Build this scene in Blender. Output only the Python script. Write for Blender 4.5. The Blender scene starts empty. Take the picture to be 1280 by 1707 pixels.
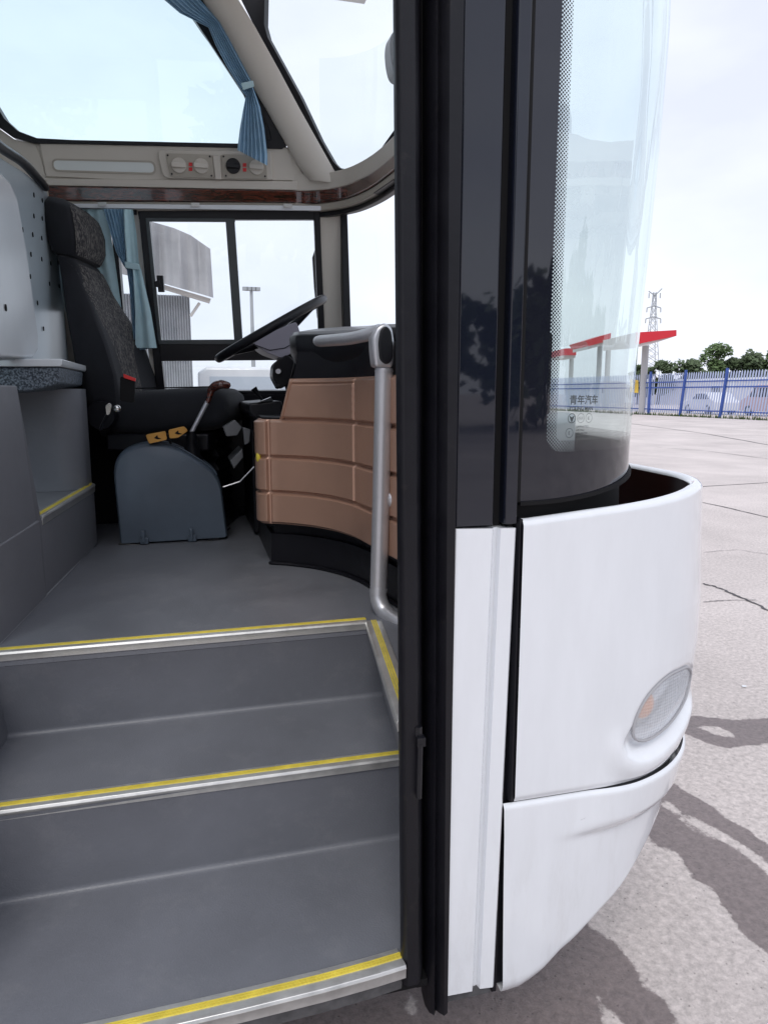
import bpy, bmesh, math, random
from math import sin, cos, pi, radians, atan, atan2, sqrt
from mathutils import Vector, Matrix
random.seed(7)
S = bpy.context.scene
col = S.collection
# ------------------------------------------------------------ camera, world, sun, exposure
F = 1200.0; EYE = 1.43
PT = atan(198/F); YW = atan(F/4400)
fw = Vector((sin(YW)*cos(PT), cos(YW)*cos(PT), -sin(PT)))
rt = Vector((cos(YW), -sin(YW), 0)); up = rt.cross(fw)
CAM = Vector((0, 0, EYE))
cd = bpy.data.cameras.new('camera'); cam = bpy.data.objects.new('camera', cd); col.objects.link(cam)
cd.sensor_fit = 'VERTICAL'; cd.sensor_height = 24; cd.lens = 24*F/1707
cd.clip_start = 0.02; cd.clip_end = 3000
cam.matrix_world = Matrix.Translation(CAM) @ Matrix((rt, up, -fw)).transposed().to_4x4()
S.camera = cam
W = bpy.data.worlds.new("World"); S.world = W; W.use_nodes = True
nt = W.node_tree; nt.nodes.clear()
wo = nt.nodes.new('ShaderNodeOutputWorld'); bg = nt.nodes.new('ShaderNodeBackground')
sky = nt.nodes.new('ShaderNodeTexSky'); sky.sky_type = 'NISHITA'; sky.sun_disc = False
SUN_EL, SUN_AZ = radians(52), radians(200)
sky.sun_elevation = SUN_EL; sky.sun_rotation = SUN_AZ
tc = nt.nodes.new('ShaderNodeTexCoord'); nz = nt.nodes.new('ShaderNodeTexNoise')
nz.inputs['Scale'].default_value = 2.2; nz.inputs['Detail'].default_value = 5; nz.inputs['Roughness'].default_value = .5
mp = nt.nodes.new('ShaderNodeMapping'); mp.inputs['Scale'].default_value = (1, 1, 2.2)
rp = nt.nodes.new('ShaderNodeValToRGB')
rp.color_ramp.elements[0].position = .3; rp.color_ramp.elements[0].color = (.66, .69, .82, 1)
rp.color_ramp.elements[1].position = .62; rp.color_ramp.elements[1].color = (.86, .885, .97, 1)
sc_ = nt.nodes.new('ShaderNodeVectorMath'); sc_.operation = 'SCALE'; sc_.inputs['Scale'].default_value = 11.0
mx = nt.nodes.new('ShaderNodeMix'); mx.data_type = 'RGBA'; mx.inputs['Factor'].default_value = .90
L = nt.links.new
L(tc.outputs['Generated'], mp.inputs['Vector']); L(mp.outputs[0], nz.inputs['Vector']); L(nz.outputs['Fac'], rp.inputs[0])
L(rp.outputs[0], sc_.inputs[0]); L(sky.outputs[0], mx.inputs['A']); L(sc_.outputs[0], mx.inputs['B'])
L(mx.outputs['Result'], bg.inputs[0]); bg.inputs[1].default_value = .09
L(bg.outputs[0], wo.inputs[0])
ld = bpy.data.lights.new('sun', 'SUN'); ld.energy = 1.0; ld.angle = radians(25); ld.color = (1, .96, .9)
lo = bpy.data.objects.new('sun', ld); col.objects.link(lo)
lo.rotation_euler = (radians(38), 0, radians(-20))
S.view_settings.view_transform = 'Standard'; S.view_settings.look = 'None'
S.view_settings.exposure = .48; S.view_settings.gamma = 1
S.cycles.max_bounces = 10; S.cycles.transparent_max_bounces = 24
S.cycles.use_denoising = True

# ------------------------------------------------------------ helpers
def ray(px, py): return fw + rt*((px-640)/F) + up*((853.5-py)/F)
def PL(px, py, n, d):
    R = ray(px, py); n = Vector(n); return CAM + R*((d-CAM.dot(n))/R.dot(n))
def PX(px, py, X): return PL(px, py, (1, 0, 0), X)
def PY(px, py, Y): return PL(px, py, (0, 1, 0), Y)
def PZ(px, py, Z): return PL(px, py, (0, 0, 1), Z)
WN = Vector((.12, 1, .12)); WD = 3.5+.12*.3+.12*1.5
def WP(px, py, off=0.0): return PL(px, py, WN, WD-off)      # driver side wall plane (leans and tapers); off = towards the cabin
def WA(x, z, off=0.0): return Vector((x, WD-off-.12*x-.12*z, z))
def ip(x, xs, ys):
    if x <= xs[0]: return ys[0]
    for i in range(1, len(xs)):
        if x <= xs[i]:
            t = (x-xs[i-1])/(xs[i]-xs[i-1]); return ys[i-1]+(ys[i]-ys[i-1])*t
    return ys[-1]
def ss(a, b, x):
    t = max(0, min(1, (x-a)/(b-a))); return t*t*(3-2*t)

ORG = {}
def org(p):
    return ORG[p.name] if p else Vector((0, 0, 0))
def obj(name, geo, mat, parent=None, smooth=False, bevel=0, seg=2, origin=None, mats=None, fmat=None):
    vs, fs = geo
    vs = [Vector(v) for v in vs]
    if origin is None:
        n = len(vs); origin = Vector((sum(v.x for v in vs)/n, sum(v.y for v in vs)/n, min(v.z for v in vs)))
    origin = Vector(origin)
    me = bpy.data.meshes.new(name); me.from_pydata([v-origin for v in vs], [], fs); me.update()
    bm = bmesh.new(); bm.from_mesh(me)
    bmesh.ops.recalc_face_normals(bm, faces=bm.faces) if not fmat else None
    bm.to_mesh(me); bm.free()
    for m in (mats or [mat]): me.materials.append(m)
    if fmat:
        for p, k in zip(me.polygons, fmat): p.material_index = k
    o = bpy.data.objects.new(name, me); col.objects.link(o)
    o.parent = parent; o.location = origin - org(parent); ORG[o.name] = origin
    if bevel:
        b = o.modifiers.new('bevel', 'BEVEL'); b.width = bevel; b.segments = seg; b.limit_method = 'ANGLE'; b.angle_limit = radians(35)
    if smooth or bevel:
        me.polygons.foreach_set('use_smooth', [True]*len(me.polygons))
        if hasattr(me, 'set_sharp_from_angle'): me.set_sharp_from_angle(angle=radians(38))
    return o
def empty(name, loc, label, cat, group=None):
    o = bpy.data.objects.new(name, None); col.objects.link(o); o.location = loc; o.empty_display_size = .1
    ORG[o.name] = Vector(loc); tag(o, label, cat, group); return o
def tag(o, label=None, cat=None, group=None, kind=None):
    if label: o['label'] = label
    if cat: o['category'] = cat
    if group: o['group'] = group
    if kind: o['kind'] = kind
    return o
def join(*gs):
    V, Fc = [], []
    for v, f in gs:
        k = len(V); V += [Vector(a) for a in v]; Fc += [tuple(i+k for i in q) for q in f]
    return V, Fc
def box(x0, x1, y0, y1, z0, z1):
    v = [(x, y, z) for z in (z0, z1) for y in (y0, y1) for x in (x0, x1)]
    return v, [(0, 2, 3, 1), (4, 5, 7, 6), (0, 1, 5, 4), (2, 6, 7, 3), (0, 4, 6, 2), (1, 3, 7, 5)]
def prism(poly, vec):
    poly = [Vector(p) for p in poly]; n = len(poly); vec = Vector(vec)
    v = poly + [p+vec for p in poly]
    return v, [tuple(range(n)), tuple(range(2*n-1, n-1, -1))] + [(i, (i+1) % n, n+(i+1) % n, n+i) for i in range(n)]
def ring(outer, inner, vec):
    n = len(outer); vec = Vector(vec)
    v = [Vector(p) for p in outer]+[Vector(p) for p in inner]
    v += [p+vec for p in v]
    f = []
    for i in range(n):
        j = (i+1) % n
        f += [(i, j, n+j, n+i), (2*n+i, 3*n+i, 3*n+j, 2*n+j), (i, 2*n+i, 2*n+j, j), (n+i, n+j, 3*n+j, 3*n+i)]
    return v, f
def tube(path, r, n=16, closed=False, caps=True):
    P = [Vector(p) for p in path]; m = len(P); V = []; prev = None
    rr = r if isinstance(r, (list, tuple)) else [r]*m
    for i in range(m):
        a = P[(i-1) % m] if (closed or i) else P[i]; b = P[(i+1) % m] if (closed or i < m-1) else P[i]
        t = (b-a).normalized()
        if prev is None:
            s = t.cross(Vector((0, 0, 1)))
            if s.length < .1: s = t.cross(Vector((1, 0, 0)))
            s.normalize()
        else: s = (prev - t*prev.dot(t)).normalized()
        prev = s; w = t.cross(s)
        V += [P[i]+(s*cos(2*pi*k/n)+w*sin(2*pi*k/n))*rr[i] for k in range(n)]
    f = []
    for i in range(m if closed else m-1):
        j = (i+1) % m
        f += [(i*n+k, i*n+(k+1) % n, j*n+(k+1) % n, j*n+k) for k in range(n)]
    if caps and not closed: f += [tuple(range(n-1, -1, -1)), tuple((m-1)*n+k for k in range(n))]
    return V, f
def smoothpath(pts, n=8):
    P = [Vector(p) for p in pts]; out = []
    for i in range(len(P)-1):
        p0 = P[max(i-1, 0)]; p1 = P[i]; p2 = P[i+1]; p3 = P[min(i+2, len(P)-1)]
        for k in range(n):
            t = k/n
            out.append(.5*((2*p1)+(p2-p0)*t+(2*p0-5*p1+4*p2-p3)*t*t+(3*p1-p0-3*p2+p3)*t**3))
    out.append(P[-1]); return out
def loft(secs, closed=True, caps=True):
    n = len(secs[0]); V = [Vector(p) for s in secs for p in s]; f = []
    for i in range(len(secs)-1):
        for k in range(n if closed else n-1):
            f.append((i*n+k, i*n+(k+1) % n, (i+1)*n+(k+1) % n, (i+1)*n+k))
    if caps: f += [tuple(range(n-1, -1, -1)), tuple((len(secs)-1)*n+k for k in range(n))]
    return V, f
def grid(fn, nu, nv):
    V = [fn(i/nu, j/nv) for j in range(nv+1) for i in range(nu+1)]
    f = [(j*(nu+1)+i, j*(nu+1)+i+1, (j+1)*(nu+1)+i+1, (j+1)*(nu+1)+i) for j in range(nv) for i in range(nu)]
    return V, f
def sheet(fn, nu, nv, th):       # grid with thickness; fn(u,v,offset)
    a = grid(lambda u, v: fn(u, v, 0), nu, nv); b = grid(lambda u, v: fn(u, v, th), nu, nv); k = len(a[0])
    f = list(a[1])+[tuple(reversed([i+k for i in q])) for q in b[1]]
    w = nu+1
    for i in range(nu): f += [(i, i+k, i+1+k, i+1), (nv*w+i, nv*w+i+1, nv*w+i+1+k, nv*w+i+k)]
    for j in range(nv): f += [(j*w, (j+1)*w, (j+1)*w+k, j*w+k), (j*w+nu, j*w+nu+k, (j+1)*w+nu+k, (j+1)*w+nu)]
    return a[0]+b[0], f
def rrect(cx, cy, w, h, r, n=5):     # rounded rectangle outline (2D)
    o = []
    for sx, sy, a0 in ((1, 1, 0), (-1, 1, 90), (-1, -1, 180), (1, -1, 270)):
        for k in range(n+1):
            a = radians(a0+90*k/n); o.append((cx+sx*(w/2-r)+r*cos(a), cy+sy*(h/2-r)+r*sin(a)))
    return o
def rpoly(pts, r, n=5):              # round the corners of a 2D polygon
    o = []; m = len(pts)
    for i in range(m):
        p = Vector(pts[i]); a = Vector(pts[i-1]); b = Vector(pts[(i+1) % m])
        rr = r[i] if isinstance(r, (list, tuple)) else r
        da = min(rr, (a-p).length*.48); db = min(rr, (b-p).length*.48)
        A = p+(a-p).normalized()*da; B = p+(b-p).normalized()*db
        for k in range(n+1):
            t = k/n; q = A*(1-t)**2+p*2*t*(1-t)+B*t*t; o.append((q.x, q.y))
    return o

# ------------------------------------------------------------ materials
def mat(name, color, rough=.5, metal=0, spec=.5, bump=0, bscale=50, vary=0, vscale=4, coat=0, rvar=0, stretch=None, sheen=0):
    m = bpy.data.materials.new(name); m.use_nodes = True; t = m.node_tree; b = t.nodes['Principled BSDF']
    b.inputs['Base Color'].default_value = (*color, 1); b.inputs['Roughness'].default_value = rough
    b.inputs['Metallic'].default_value = metal; b.inputs['Specular IOR Level'].default_value = spec
    b.inputs['Coat Weight'].default_value = coat; b.inputs['Coat Roughness'].default_value = .03
    if sheen: b.inputs['Sheen Weight'].default_value = sheen
    c = t.nodes.new('ShaderNodeTexCoord'); vec = c.outputs['Object']
    if stretch:
        mm = t.nodes.new('ShaderNodeMapping'); mm.inputs['Scale'].default_value = stretch; t.links.new(vec, mm.inputs[0]); vec = mm.outputs[0]
    if vary or rvar:
        n = t.nodes.new('ShaderNodeTexNoise'); n.inputs['Scale'].default_value = vscale; n.inputs['Detail'].default_value = 6; n.inputs['Roughness'].default_value = .62
        t.links.new(vec, n.inputs[0])
        if vary:
            r = t.nodes.new('ShaderNodeMapRange'); r.inputs[1].default_value = .3; r.inputs[2].default_value = .7
            r.inputs[3].default_value = 1-vary; r.inputs[4].default_value = 1+vary; t.links.new(n.outputs['Fac'], r.inputs[0])
            s = t.nodes.new('ShaderNodeVectorMath'); s.operation = 'SCALE'; s.inputs[0].default_value = color
            t.links.new(r.outputs[0], s.inputs['Scale']); t.links.new(s.outputs[0], b.inputs['Base Color'])
        if rvar:
            r = t.nodes.new('ShaderNodeMapRange'); r.inputs[1].default_value = .3; r.inputs[2].default_value = .7
            r.inputs[3].default_value = max(0, rough-rvar); r.inputs[4].default_value = rough+rvar
            t.links.new(n.outputs['Fac'], r.inputs[0]); t.links.new(r.outputs[0], b.inputs['Roughness'])
    if bump:
        n = t.nodes.new('ShaderNodeTexNoise'); n.inputs['Scale'].default_value = bscale; n.inputs['Detail'].default_value = 4
        t.links.new(vec, n.inputs[0]); q = t.nodes.new('ShaderNodeBump'); q.inputs['Strength'].default_value = bump; q.inputs['Distance'].default_value = .002
        t.links.new(n.outputs['Fac'], q.inputs['Height']); t.links.new(q.outputs[0], b.inputs['Normal'])
    return m
def glass(name, tint, refl=1.0, bumpy=0):
    m = bpy.data.materials.new(name); m.use_nodes = True; t = m.node_tree; t.nodes.clear()
    o = t.nodes.new('ShaderNodeOutputMaterial'); mix = t.nodes.new('ShaderNodeMixShader'); tr = t.nodes.new('ShaderNodeBsdfTransparent')
    tr.inputs[0].default_value = (*tint, 1); gl = t.nodes.new('ShaderNodeBsdfGlossy'); gl.inputs['Roughness'].default_value = .0
    lw = t.nodes.new('ShaderNodeLayerWeight'); lw.inputs[0].default_value = .5
    p = t.nodes.new('ShaderNodeMath'); p.operation = 'POWER'; p.inputs[1].default_value = 4.0
    a = t.nodes.new('ShaderNodeMath'); a.operation = 'MULTIPLY_ADD'; a.inputs[1].default_value = .92; a.inputs[2].default_value = .075*refl; a.use_clamp = True
    t.links.new(lw.outputs['Facing'], p.inputs[0]); t.links.new(p.outputs[0], a.inputs[0]); t.links.new(a.outputs[0], mix.inputs[0])
    t.links.new(tr.outputs[0], mix.inputs[1]); t.links.new(gl.outputs[0], mix.inputs[2]); t.links.new(mix.outputs[0], o.inputs[0])
    if bumpy:
        c = t.nodes.new('ShaderNodeTexCoord'); mm = t.nodes.new('ShaderNodeMapping'); mm.inputs['Scale'].default_value = (3, 3, .6)
        n = t.nodes.new('ShaderNodeTexNoise'); n.inputs['Scale'].default_value = 2.2; n.inputs['Detail'].default_value = 2
        q = t.nodes.new('ShaderNodeBump'); q.inputs['Strength'].default_value = bumpy; q.inputs['Distance'].default_value = .004
        t.links.new(c.outputs['Object'], mm.inputs[0]); t.links.new(mm.outputs[0], n.inputs[0]); t.links.new(n.outputs['Fac'], q.inputs['Height'])
        t.links.new(q.outputs[0], gl.inputs['Normal'])
    return m
M = dict(
 vinyl=mat('vinyl', (.150, .157, .180), .40, bump=.35, bscale=260, vary=.12, vscale=3, rvar=.08),
 vinyl2=mat('vinyl_wall', (.180, .186, .208), .5, bump=.3, bscale=300, vary=.07, vscale=3),
 alu=mat('aluminium', (.56, .56, .55), .38, .7, bump=.15, bscale=40, vary=.12, vscale=25, rvar=.1),
 yellow=mat('yellow_strip', (.74, .60, .08), .5, vary=.2, vscale=20),
 rubber=mat('rubber', (.006, .006, .009), .40, spec=.28, bump=.2, bscale=60, vary=.2, vscale=8, rvar=.12),
 black=mat('black_plastic', (.007, .007, .010), .38, spec=.35, bump=.15, bscale=200),
 matte=mat('matte_black', (.006, .006, .007), .7, spec=.2),
 gloss=mat('gloss_black', (.008, .010, .018), .03, spec=.55, bump=.10, bscale=7),
 white=mat('white_paint', (.72, .745, .785), .18, coat=.9, bump=.03, bscale=7, vary=.03, vscale=6, rvar=.06, stretch=(3, 3, .7)),
 cavity=mat('cavity', (.035, .010, .008), .3, vary=.3, vscale=9),
 beige=mat('beige_trim', (.60, .56, .50), .5, bump=.12, bscale=180, vary=.03),
 beige2=mat('beige_dark', (.42, .385, .33), .5, bump=.12, bscale=180, vary=.03),
 tray=mat('tray', (.72, .76, .75), .3),
 bronze=mat('bronze_plastic', (.44, .27, .20), .32, .35, bump=.25, bscale=330, vary=.05, vscale=5),
 silver=mat('satin_silver', (.58, .585, .62), .38, .65, vary=.04, vscale=30),
 hood=mat('hood_grey', (.14, .145, .155), .30, .0, bump=.1, bscale=200),
 fabric=mat('black_fabric', (.010, .011, .016), .85, bump=.6, bscale=500, vary=.15, vscale=20, sheen=.05),
 grey_cover=mat('grey_cover', (.085, .110, .145), .36, bump=.12, bscale=240, vary=.1, vscale=6, rvar=.08),
 orange=mat('orange_lever', (.62, .30, .05), .4, vary=.1),
 red=mat('red', (.65, .02, .02), .4),
 curtain=mat('blue_curtain', (.30, .47, .62), .8, bump=.3, bscale=300, vary=.15, vscale=12),
 curtain2=mat('pale_curtain', (.50, .70, .76), .8, bump=.3, bscale=300, vary=.08, vscale=12),
 panel=mat('blue_grey_panel', (.38, .44, .48), .30, vary=.06, vscale=2.5, bump=.03, bscale=8),
 shell=mat('white_shell', (.74, .77, .80), .2, vary=.03),
 lav=mat('lavender_grey', (.34, .32, .38), .4),
 ceil=mat('ceiling', (.80, .80, .80), .7),
 chrome=mat('chrome', (.75, .75, .75), .15, 1),
)
M['glass'] = glass('side_glass', (.88, .96, .97), .45)
M['clear'] = glass('clear_glass', (.96, .98, .98), .4)
M['wind'] = glass('windshield_glass', (.80, .90, .89), 1.1, .35)

def wood():
    m = mat('burl_wood', (.10, .02, .012), .12, coat=.8, spec=.6); t = m.node_tree; b = t.nodes['Principled BSDF']
    c = t.nodes.new('ShaderNodeTexCoord'); n = t.nodes.new('ShaderNodeTexNoise'); n.inputs['Scale'].default_value = 9; n.inputs['Detail'].default_value = 8; n.inputs['Distortion'].default_value = 2.5
    mm = t.nodes.new('ShaderNodeMapping'); mm.inputs['Scale'].default_value = (1, 1, 5)
    r = t.nodes.new('ShaderNodeValToRGB'); e = r.color_ramp.elements; e[0].position = .38; e[0].color = (.018, .005, .004, 1); e[1].position = .62; e[1].color = (.13, .028, .016, 1)
    t.links.new(c.outputs['Object'], mm.inputs[0]); t.links.new(mm.outputs[0], n.inputs[0]); t.links.new(n.outputs['Fac'], r.inputs[0]); t.links.new(r.outputs[0], b.inputs['Base Color'])
    return m
M['wood'] = wood()
def patfab():
    m = mat('patterned_fabric', (.05, .05, .055), .9); t = m.node_tree; b = t.nodes['Principled BSDF']
    c = t.nodes.new('ShaderNodeTexCoord'); mm = t.nodes.new('ShaderNodeMapping'); mm.inputs['Scale'].default_value = (1, 1, .28); mm.inputs['Rotation'].default_value = (0, .35, 0)
    n = t.nodes.new('ShaderNodeTexNoise'); n.inputs['Scale'].default_value = 150; n.inputs['Detail'].default_value = 2; n.inputs['Distortion'].default_value = 1.2
    r = t.nodes.new('ShaderNodeValToRGB'); e = r.color_ramp.elements; e[0].position = .47; e[0].color = (.022, .021, .026, 1); e[1].position = .6; e[1].color = (.15, .14, .13, 1)
    t.links.new(c.outputs['Object'], mm.inputs[0]); t.links.new(mm.outputs[0], n.inputs[0]); t.links.new(n.outputs['Fac'], r.inputs[0]); t.links.new(r.outputs[0], b.inputs['Base Color'])
    return m
M['pattern'] = patfab()
def granular():
    m = mat('granular_grey', (.10, .12, .15), .6); t = m.node_tree; b = t.nodes['Principled BSDF']
    c = t.nodes.new('ShaderNodeTexCoord'); n = t.nodes.new('ShaderNodeTexNoise'); n.inputs['Scale'].default_value = 170; n.inputs['Detail'].default_value = 2
    r = t.nodes.new('ShaderNodeValToRGB'); e = r.color_ramp.elements; e[0].position = .4; e[0].color = (.03, .04, .055, 1); e[1].position = .65; e[1].color = (.22, .26, .31, 1)
    t.links.new(c.outputs['Object'], n.inputs[0]); t.links.new(n.outputs['Fac'], r.inputs[0]); t.links.new(r.outputs[0], b.inputs['Base Color'])
    return m
M['granular'] = granular()

def grime(m, z0, z1, amt, color=(.30, .27, .24)):
    t = m.node_tree; b = t.nodes['Principled BSDF']; L = t.links.new; src = b.inputs['Base Color'].links[0].from_socket
    g = t.nodes.new('ShaderNodeNewGeometry'); sp = t.nodes.new('ShaderNodeSeparateXYZ'); L(g.outputs['Position'], sp.inputs[0])
    r = t.nodes.new('ShaderNodeMapRange'); r.inputs[1].default_value = z1; r.inputs[2].default_value = z0; r.inputs[3].default_value = .12; r.inputs[4].default_value = 1; L(sp.outputs[2], r.inputs[0])
    mm = t.nodes.new('ShaderNodeMapping'); mm.inputs['Scale'].default_value = (1, 1, .22); L(g.outputs['Position'], mm.inputs[0])
    n = t.nodes.new('ShaderNodeTexNoise'); n.inputs['Scale'].default_value = 26; n.inputs['Detail'].default_value = 9; n.inputs['Roughness'].default_value = .7; L(mm.outputs[0], n.inputs[0])
    q = t.nodes.new('ShaderNodeMapRange'); q.inputs[1].default_value = .50; q.inputs[2].default_value = .78; L(n.outputs['Fac'], q.inputs[0])
    a = t.nodes.new('ShaderNodeMath'); a.operation = 'MULTIPLY'; L(r.outputs[0], a.inputs[0]); L(q.outputs[0], a.inputs[1])
    a2 = t.nodes.new('ShaderNodeMath'); a2.operation = 'MULTIPLY'; a2.inputs[1].default_value = amt; L(a.outputs[0], a2.inputs[0])
    mx_ = t.nodes.new('ShaderNodeMix'); mx_.data_type = 'RGBA'; L(a2.outputs[0], mx_.inputs['Factor']); L(src, mx_.inputs['A']); mx_.inputs['B'].default_value = (*color, 1); L(mx_.outputs['Result'], b.inputs['Base Color'])
def specks(m, scale, amt, lo, hi, color):
    t = m.node_tree; b = t.nodes['Principled BSDF']; L = t.links.new; src = b.inputs['Base Color'].links[0].from_socket
    g = t.nodes.new('ShaderNodeNewGeometry'); n = t.nodes.new('ShaderNodeTexNoise'); n.inputs['Scale'].default_value = scale; n.inputs['Detail'].default_value = 10; n.inputs['Roughness'].default_value = .78; L(g.outputs['Position'], n.inputs[0])
    q = t.nodes.new('ShaderNodeMapRange'); q.inputs[1].default_value = lo; q.inputs[2].default_value = hi; q.inputs[4].default_value = amt; L(n.outputs['Fac'], q.inputs[0])
    mx_ = t.nodes.new('ShaderNodeMix'); mx_.data_type = 'RGBA'; L(q.outputs[0], mx_.inputs['Factor']); L(src, mx_.inputs['A']); mx_.inputs['B'].default_value = (*color, 1); L(mx_.outputs['Result'], b.inputs['Base Color'])
grime(M['white'], .30, .75, .22)
specks(M['vinyl'], 170, .30, .60, .72, (.34, .34, .35)); specks(M['vinyl2'], 170, .22, .60, .72, (.34, .34, .36)); specks(M['vinyl'], 9, .35, .52, .75, (.26, .26, .27)); specks(M['vinyl2'], 7, .25, .52, .75, (.28, .28, .30))
specks(M['rubber'], 14, .25, .58, .75, (.08, .07, .065))
# ------------------------------------------------------------ the bus
D0 = 1.142; YC = 2.36; HALF = YC-D0
bus = empty('coach_bus', (.3, 1.2, 0), 'white and black coach bus seen through its open front doorway, driver seat and steps inside', 'bus')

def loop_pt(v, Xf, R, off=0.0, d0=D0, bow=.05):
    """plan outline of the bus front. v 0..1 side, 1..2 corner, 2..3 front half; returns x,y and normal"""
    if v <= 1:
        x0 = .40; x = x0+(Xf-R-x0)*v; return x, d0-off, (0, -1)
    if v <= 2:
        a = -pi/2+(v-1)*pi/2*.96
        return Xf-R+(R+off)*cos(a), d0+R+(R+off)*sin(a), (cos(a), sin(a))
    a = -pi/2*.04; x1 = Xf-R+(R+off)*cos(a); y1 = d0+R+(R+off)*sin(a)
    t = v-2; y = y1+(YC-y1)*t
    return x1+bow*(2*t-t*t), y, (1, -.06)
def v_of_x(x, Xf, R): return (x-.40)/(Xf-R-.40)
# --- windshield
def XG(z): return ip(z, [1.1, 1.3, 1.5, 1.7, 1.9, 2.1, 2.4, 3.2], [.945, .937, .944, .957, .968, .975, .965, .90])
RG = .34; DG = 1.152
def G(v, z, off=0.0):
    x, y, n = loop_pt(v, XG(z), RG, off, DG, .10); return Vector((x, y, z))
def Gs(s, z, off=0.0):       # s = metres along the surface from x=.562
    st = XG(z)-RG-.562; arc = RG*pi/2*.96
    if s <= st: return G(v_of_x(.562+s, XG(z), RG), z, off)
    if s <= st+arc: return G(1+(s-st)/arc, z, off)
    return G(2+min(1, (s-st-arc)/.86), z, off)
FR = .048; FB = 1.335-1.18
ZB, ZT = 1.195, 2.95
def frit_material():
    m = mat('frit', (.010, .011, .018), .03, spec=.6); m.name = 'windshield_surface'
    t = m.node_tree; b = t.nodes['Principled BSDF']; out = [n for n in t.nodes if n.type == 'OUTPUT_MATERIAL'][0]
    g = t.nodes.new('ShaderNodeGroup')
    # glass part inside the same tree
    mix = t.nodes.new('ShaderNodeMixShader'); tr = t.nodes.new('ShaderNodeBsdfTransparent'); tr.inputs[0].default_value = (.90, .96, .95, 1)
    t.nodes.remove(g)
    gl = t.nodes.new('ShaderNodeBsdfGlossy'); gl.inputs['Roughness'].default_value = 0; gl.inputs[0].default_value = (.97, 1, .99, 1)
    lw = t.nodes.new('ShaderNodeLayerWeight'); lw.inputs[0].default_value = .5
    p = t.nodes.new('ShaderNodeMath'); p.operation = 'POWER'; p.inputs[1].default_value = 3.8
    a = t.nodes.new('ShaderNodeMath'); a.operation = 'MULTIPLY_ADD'; a.inputs[1].default_value = .9; a.inputs[2].default_value = .09; a.use_clamp = True
    L = t.links.new
    L(lw.outputs['Facing'], p.inputs[0]); L(p.outputs[0], a.inputs[0]); L(a.outputs[0], mix.inputs[0]); L(tr.outputs[0], mix.inputs[1]); L(gl.outputs[0], mix.inputs[2])
    c = t.nodes.new('ShaderNodeTexCoord')
    mm = t.nodes.new('ShaderNodeMapping'); mm.inputs['Scale'].default_value = (3, 3, .8)
    n = t.nodes.new('ShaderNodeTexNoise'); n.inputs['Scale'].default_value = 2.0; n.inputs['Detail'].default_value = 2
    q = t.nodes.new('ShaderNodeBump'); q.inputs['Strength'].default_value = .35; q.inputs['Distance'].default_value = .004
    L(c.outputs['Object'], mm.inputs[0]); L(mm.outputs[0], n.inputs[0]); L(n.outputs['Fac'], q.inputs['Height']); L(q.outputs[0], gl.inputs['Normal'])
    # printed frit border with a dotted edge, laid out in metres along the glass (UV: u = metres from the side edge, v = height)
    sep = t.nodes.new('ShaderNodeSeparateXYZ'); L(c.outputs['UV'], sep.inputs[0])
    def mth(op, x, y=None, z=None):
        k = t.nodes.new('ShaderNodeMath'); k.operation = op
        for i, w in enumerate((x, y, z)):
            if w is None: continue
            if isinstance(w, (int, float)): k.inputs[i].default_value = w
            else: L(w, k.inputs[i])
        return k.outputs[0]
    U, V = sep.outputs[0], sep.outputs[1]
    du = mth('SUBTRACT', U, FR); dv = mth('SUBTRACT', V, 1.327)     # distance inside the opening
    rc = .03
    ax = mth('MAXIMUM', mth('SUBTRACT', rc, du), 0); ay = mth('MAXIMUM', mth('SUBTRACT', rc, dv), 0)
    dcorner = mth('SUBTRACT', rc, mth('SQRT', mth('ADD', mth('MULTIPLY', ax, ax), mth('MULTIPLY', ay, ay))))
    d = mth('MINIMUM', mth('MINIMUM', du, dv), dcorner)
    solid = mth('LESS_THAN', d, 0)
    P_ = .0062
    def dots(o):
        fx = mth('SUBTRACT', mth('FRACT', mth('ADD', mth('DIVIDE', U, P_), o)), .5); fy = mth('SUBTRACT', mth('FRACT', mth('ADD', mth('DIVIDE', V, P_), o)), .5)
        return mth('SQRT', mth('ADD', mth('MULTIPLY', fx, fx), mth('MULTIPLY', fy, fy)))
    dd = mth('MINIMUM', dots(0), dots(.5))
    rad = mth('MULTIPLY_ADD', d, -6.0, .345)
    dot = mth('MULTIPLY', mth('LESS_THAN', dd, rad), mth('LESS_THAN', d, .0205))
    fac = mth('MAXIMUM', solid, dot)
    fin = t.nodes.new('ShaderNodeMixShader'); L(fac, fin.inputs[0]); L(mix.outputs[0], fin.inputs[1]); L(b.outputs[0], fin.inputs[2]); L(fin.outputs[0], out.inputs[0])
    b.inputs['Base Color'].default_value = (.010, .011, .018, 1)
    return m
nS, nZ = 110, 36
SMAX = (.937-RG-.562)+RG*pi/2*.96+.86
def zbg(s): return 1.240+.045*ss(0, .55, s)
gs = grid(lambda u, v: Gs(u**1.0*SMAX, zbg(u*SMAX)+(ZT-zbg(u*SMAX))*v), nS, nZ)
glass_o = obj('windshield', gs, frit_material(), bus, smooth=True, origin=(.9, 1.6, 1.2))
uv = glass_o.data.uv_layers.new(name='UVMap')
for lp in glass_o.data.loops:
    k = lp.vertex_index; i = k % (nS+1); j = k//(nS+1); uv.data[lp.index].uv = (i/nS*SMAX, zbg(i/nS*SMAX)+(ZT-zbg(i/nS*SMAX))*j/nZ)
for p in glass_o.data.polygons: p.use_smooth = True
gs2 = grid(lambda u, v: (lambda p: Vector((p.x, 2*YC-p.y, p.z)))(Gs(.10+u*(SMAX-.10), ZB+(ZT-ZB)*v)), 40, 12)
obj('windshield', gs2, M['clear'], glass_o, smooth=True)
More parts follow.
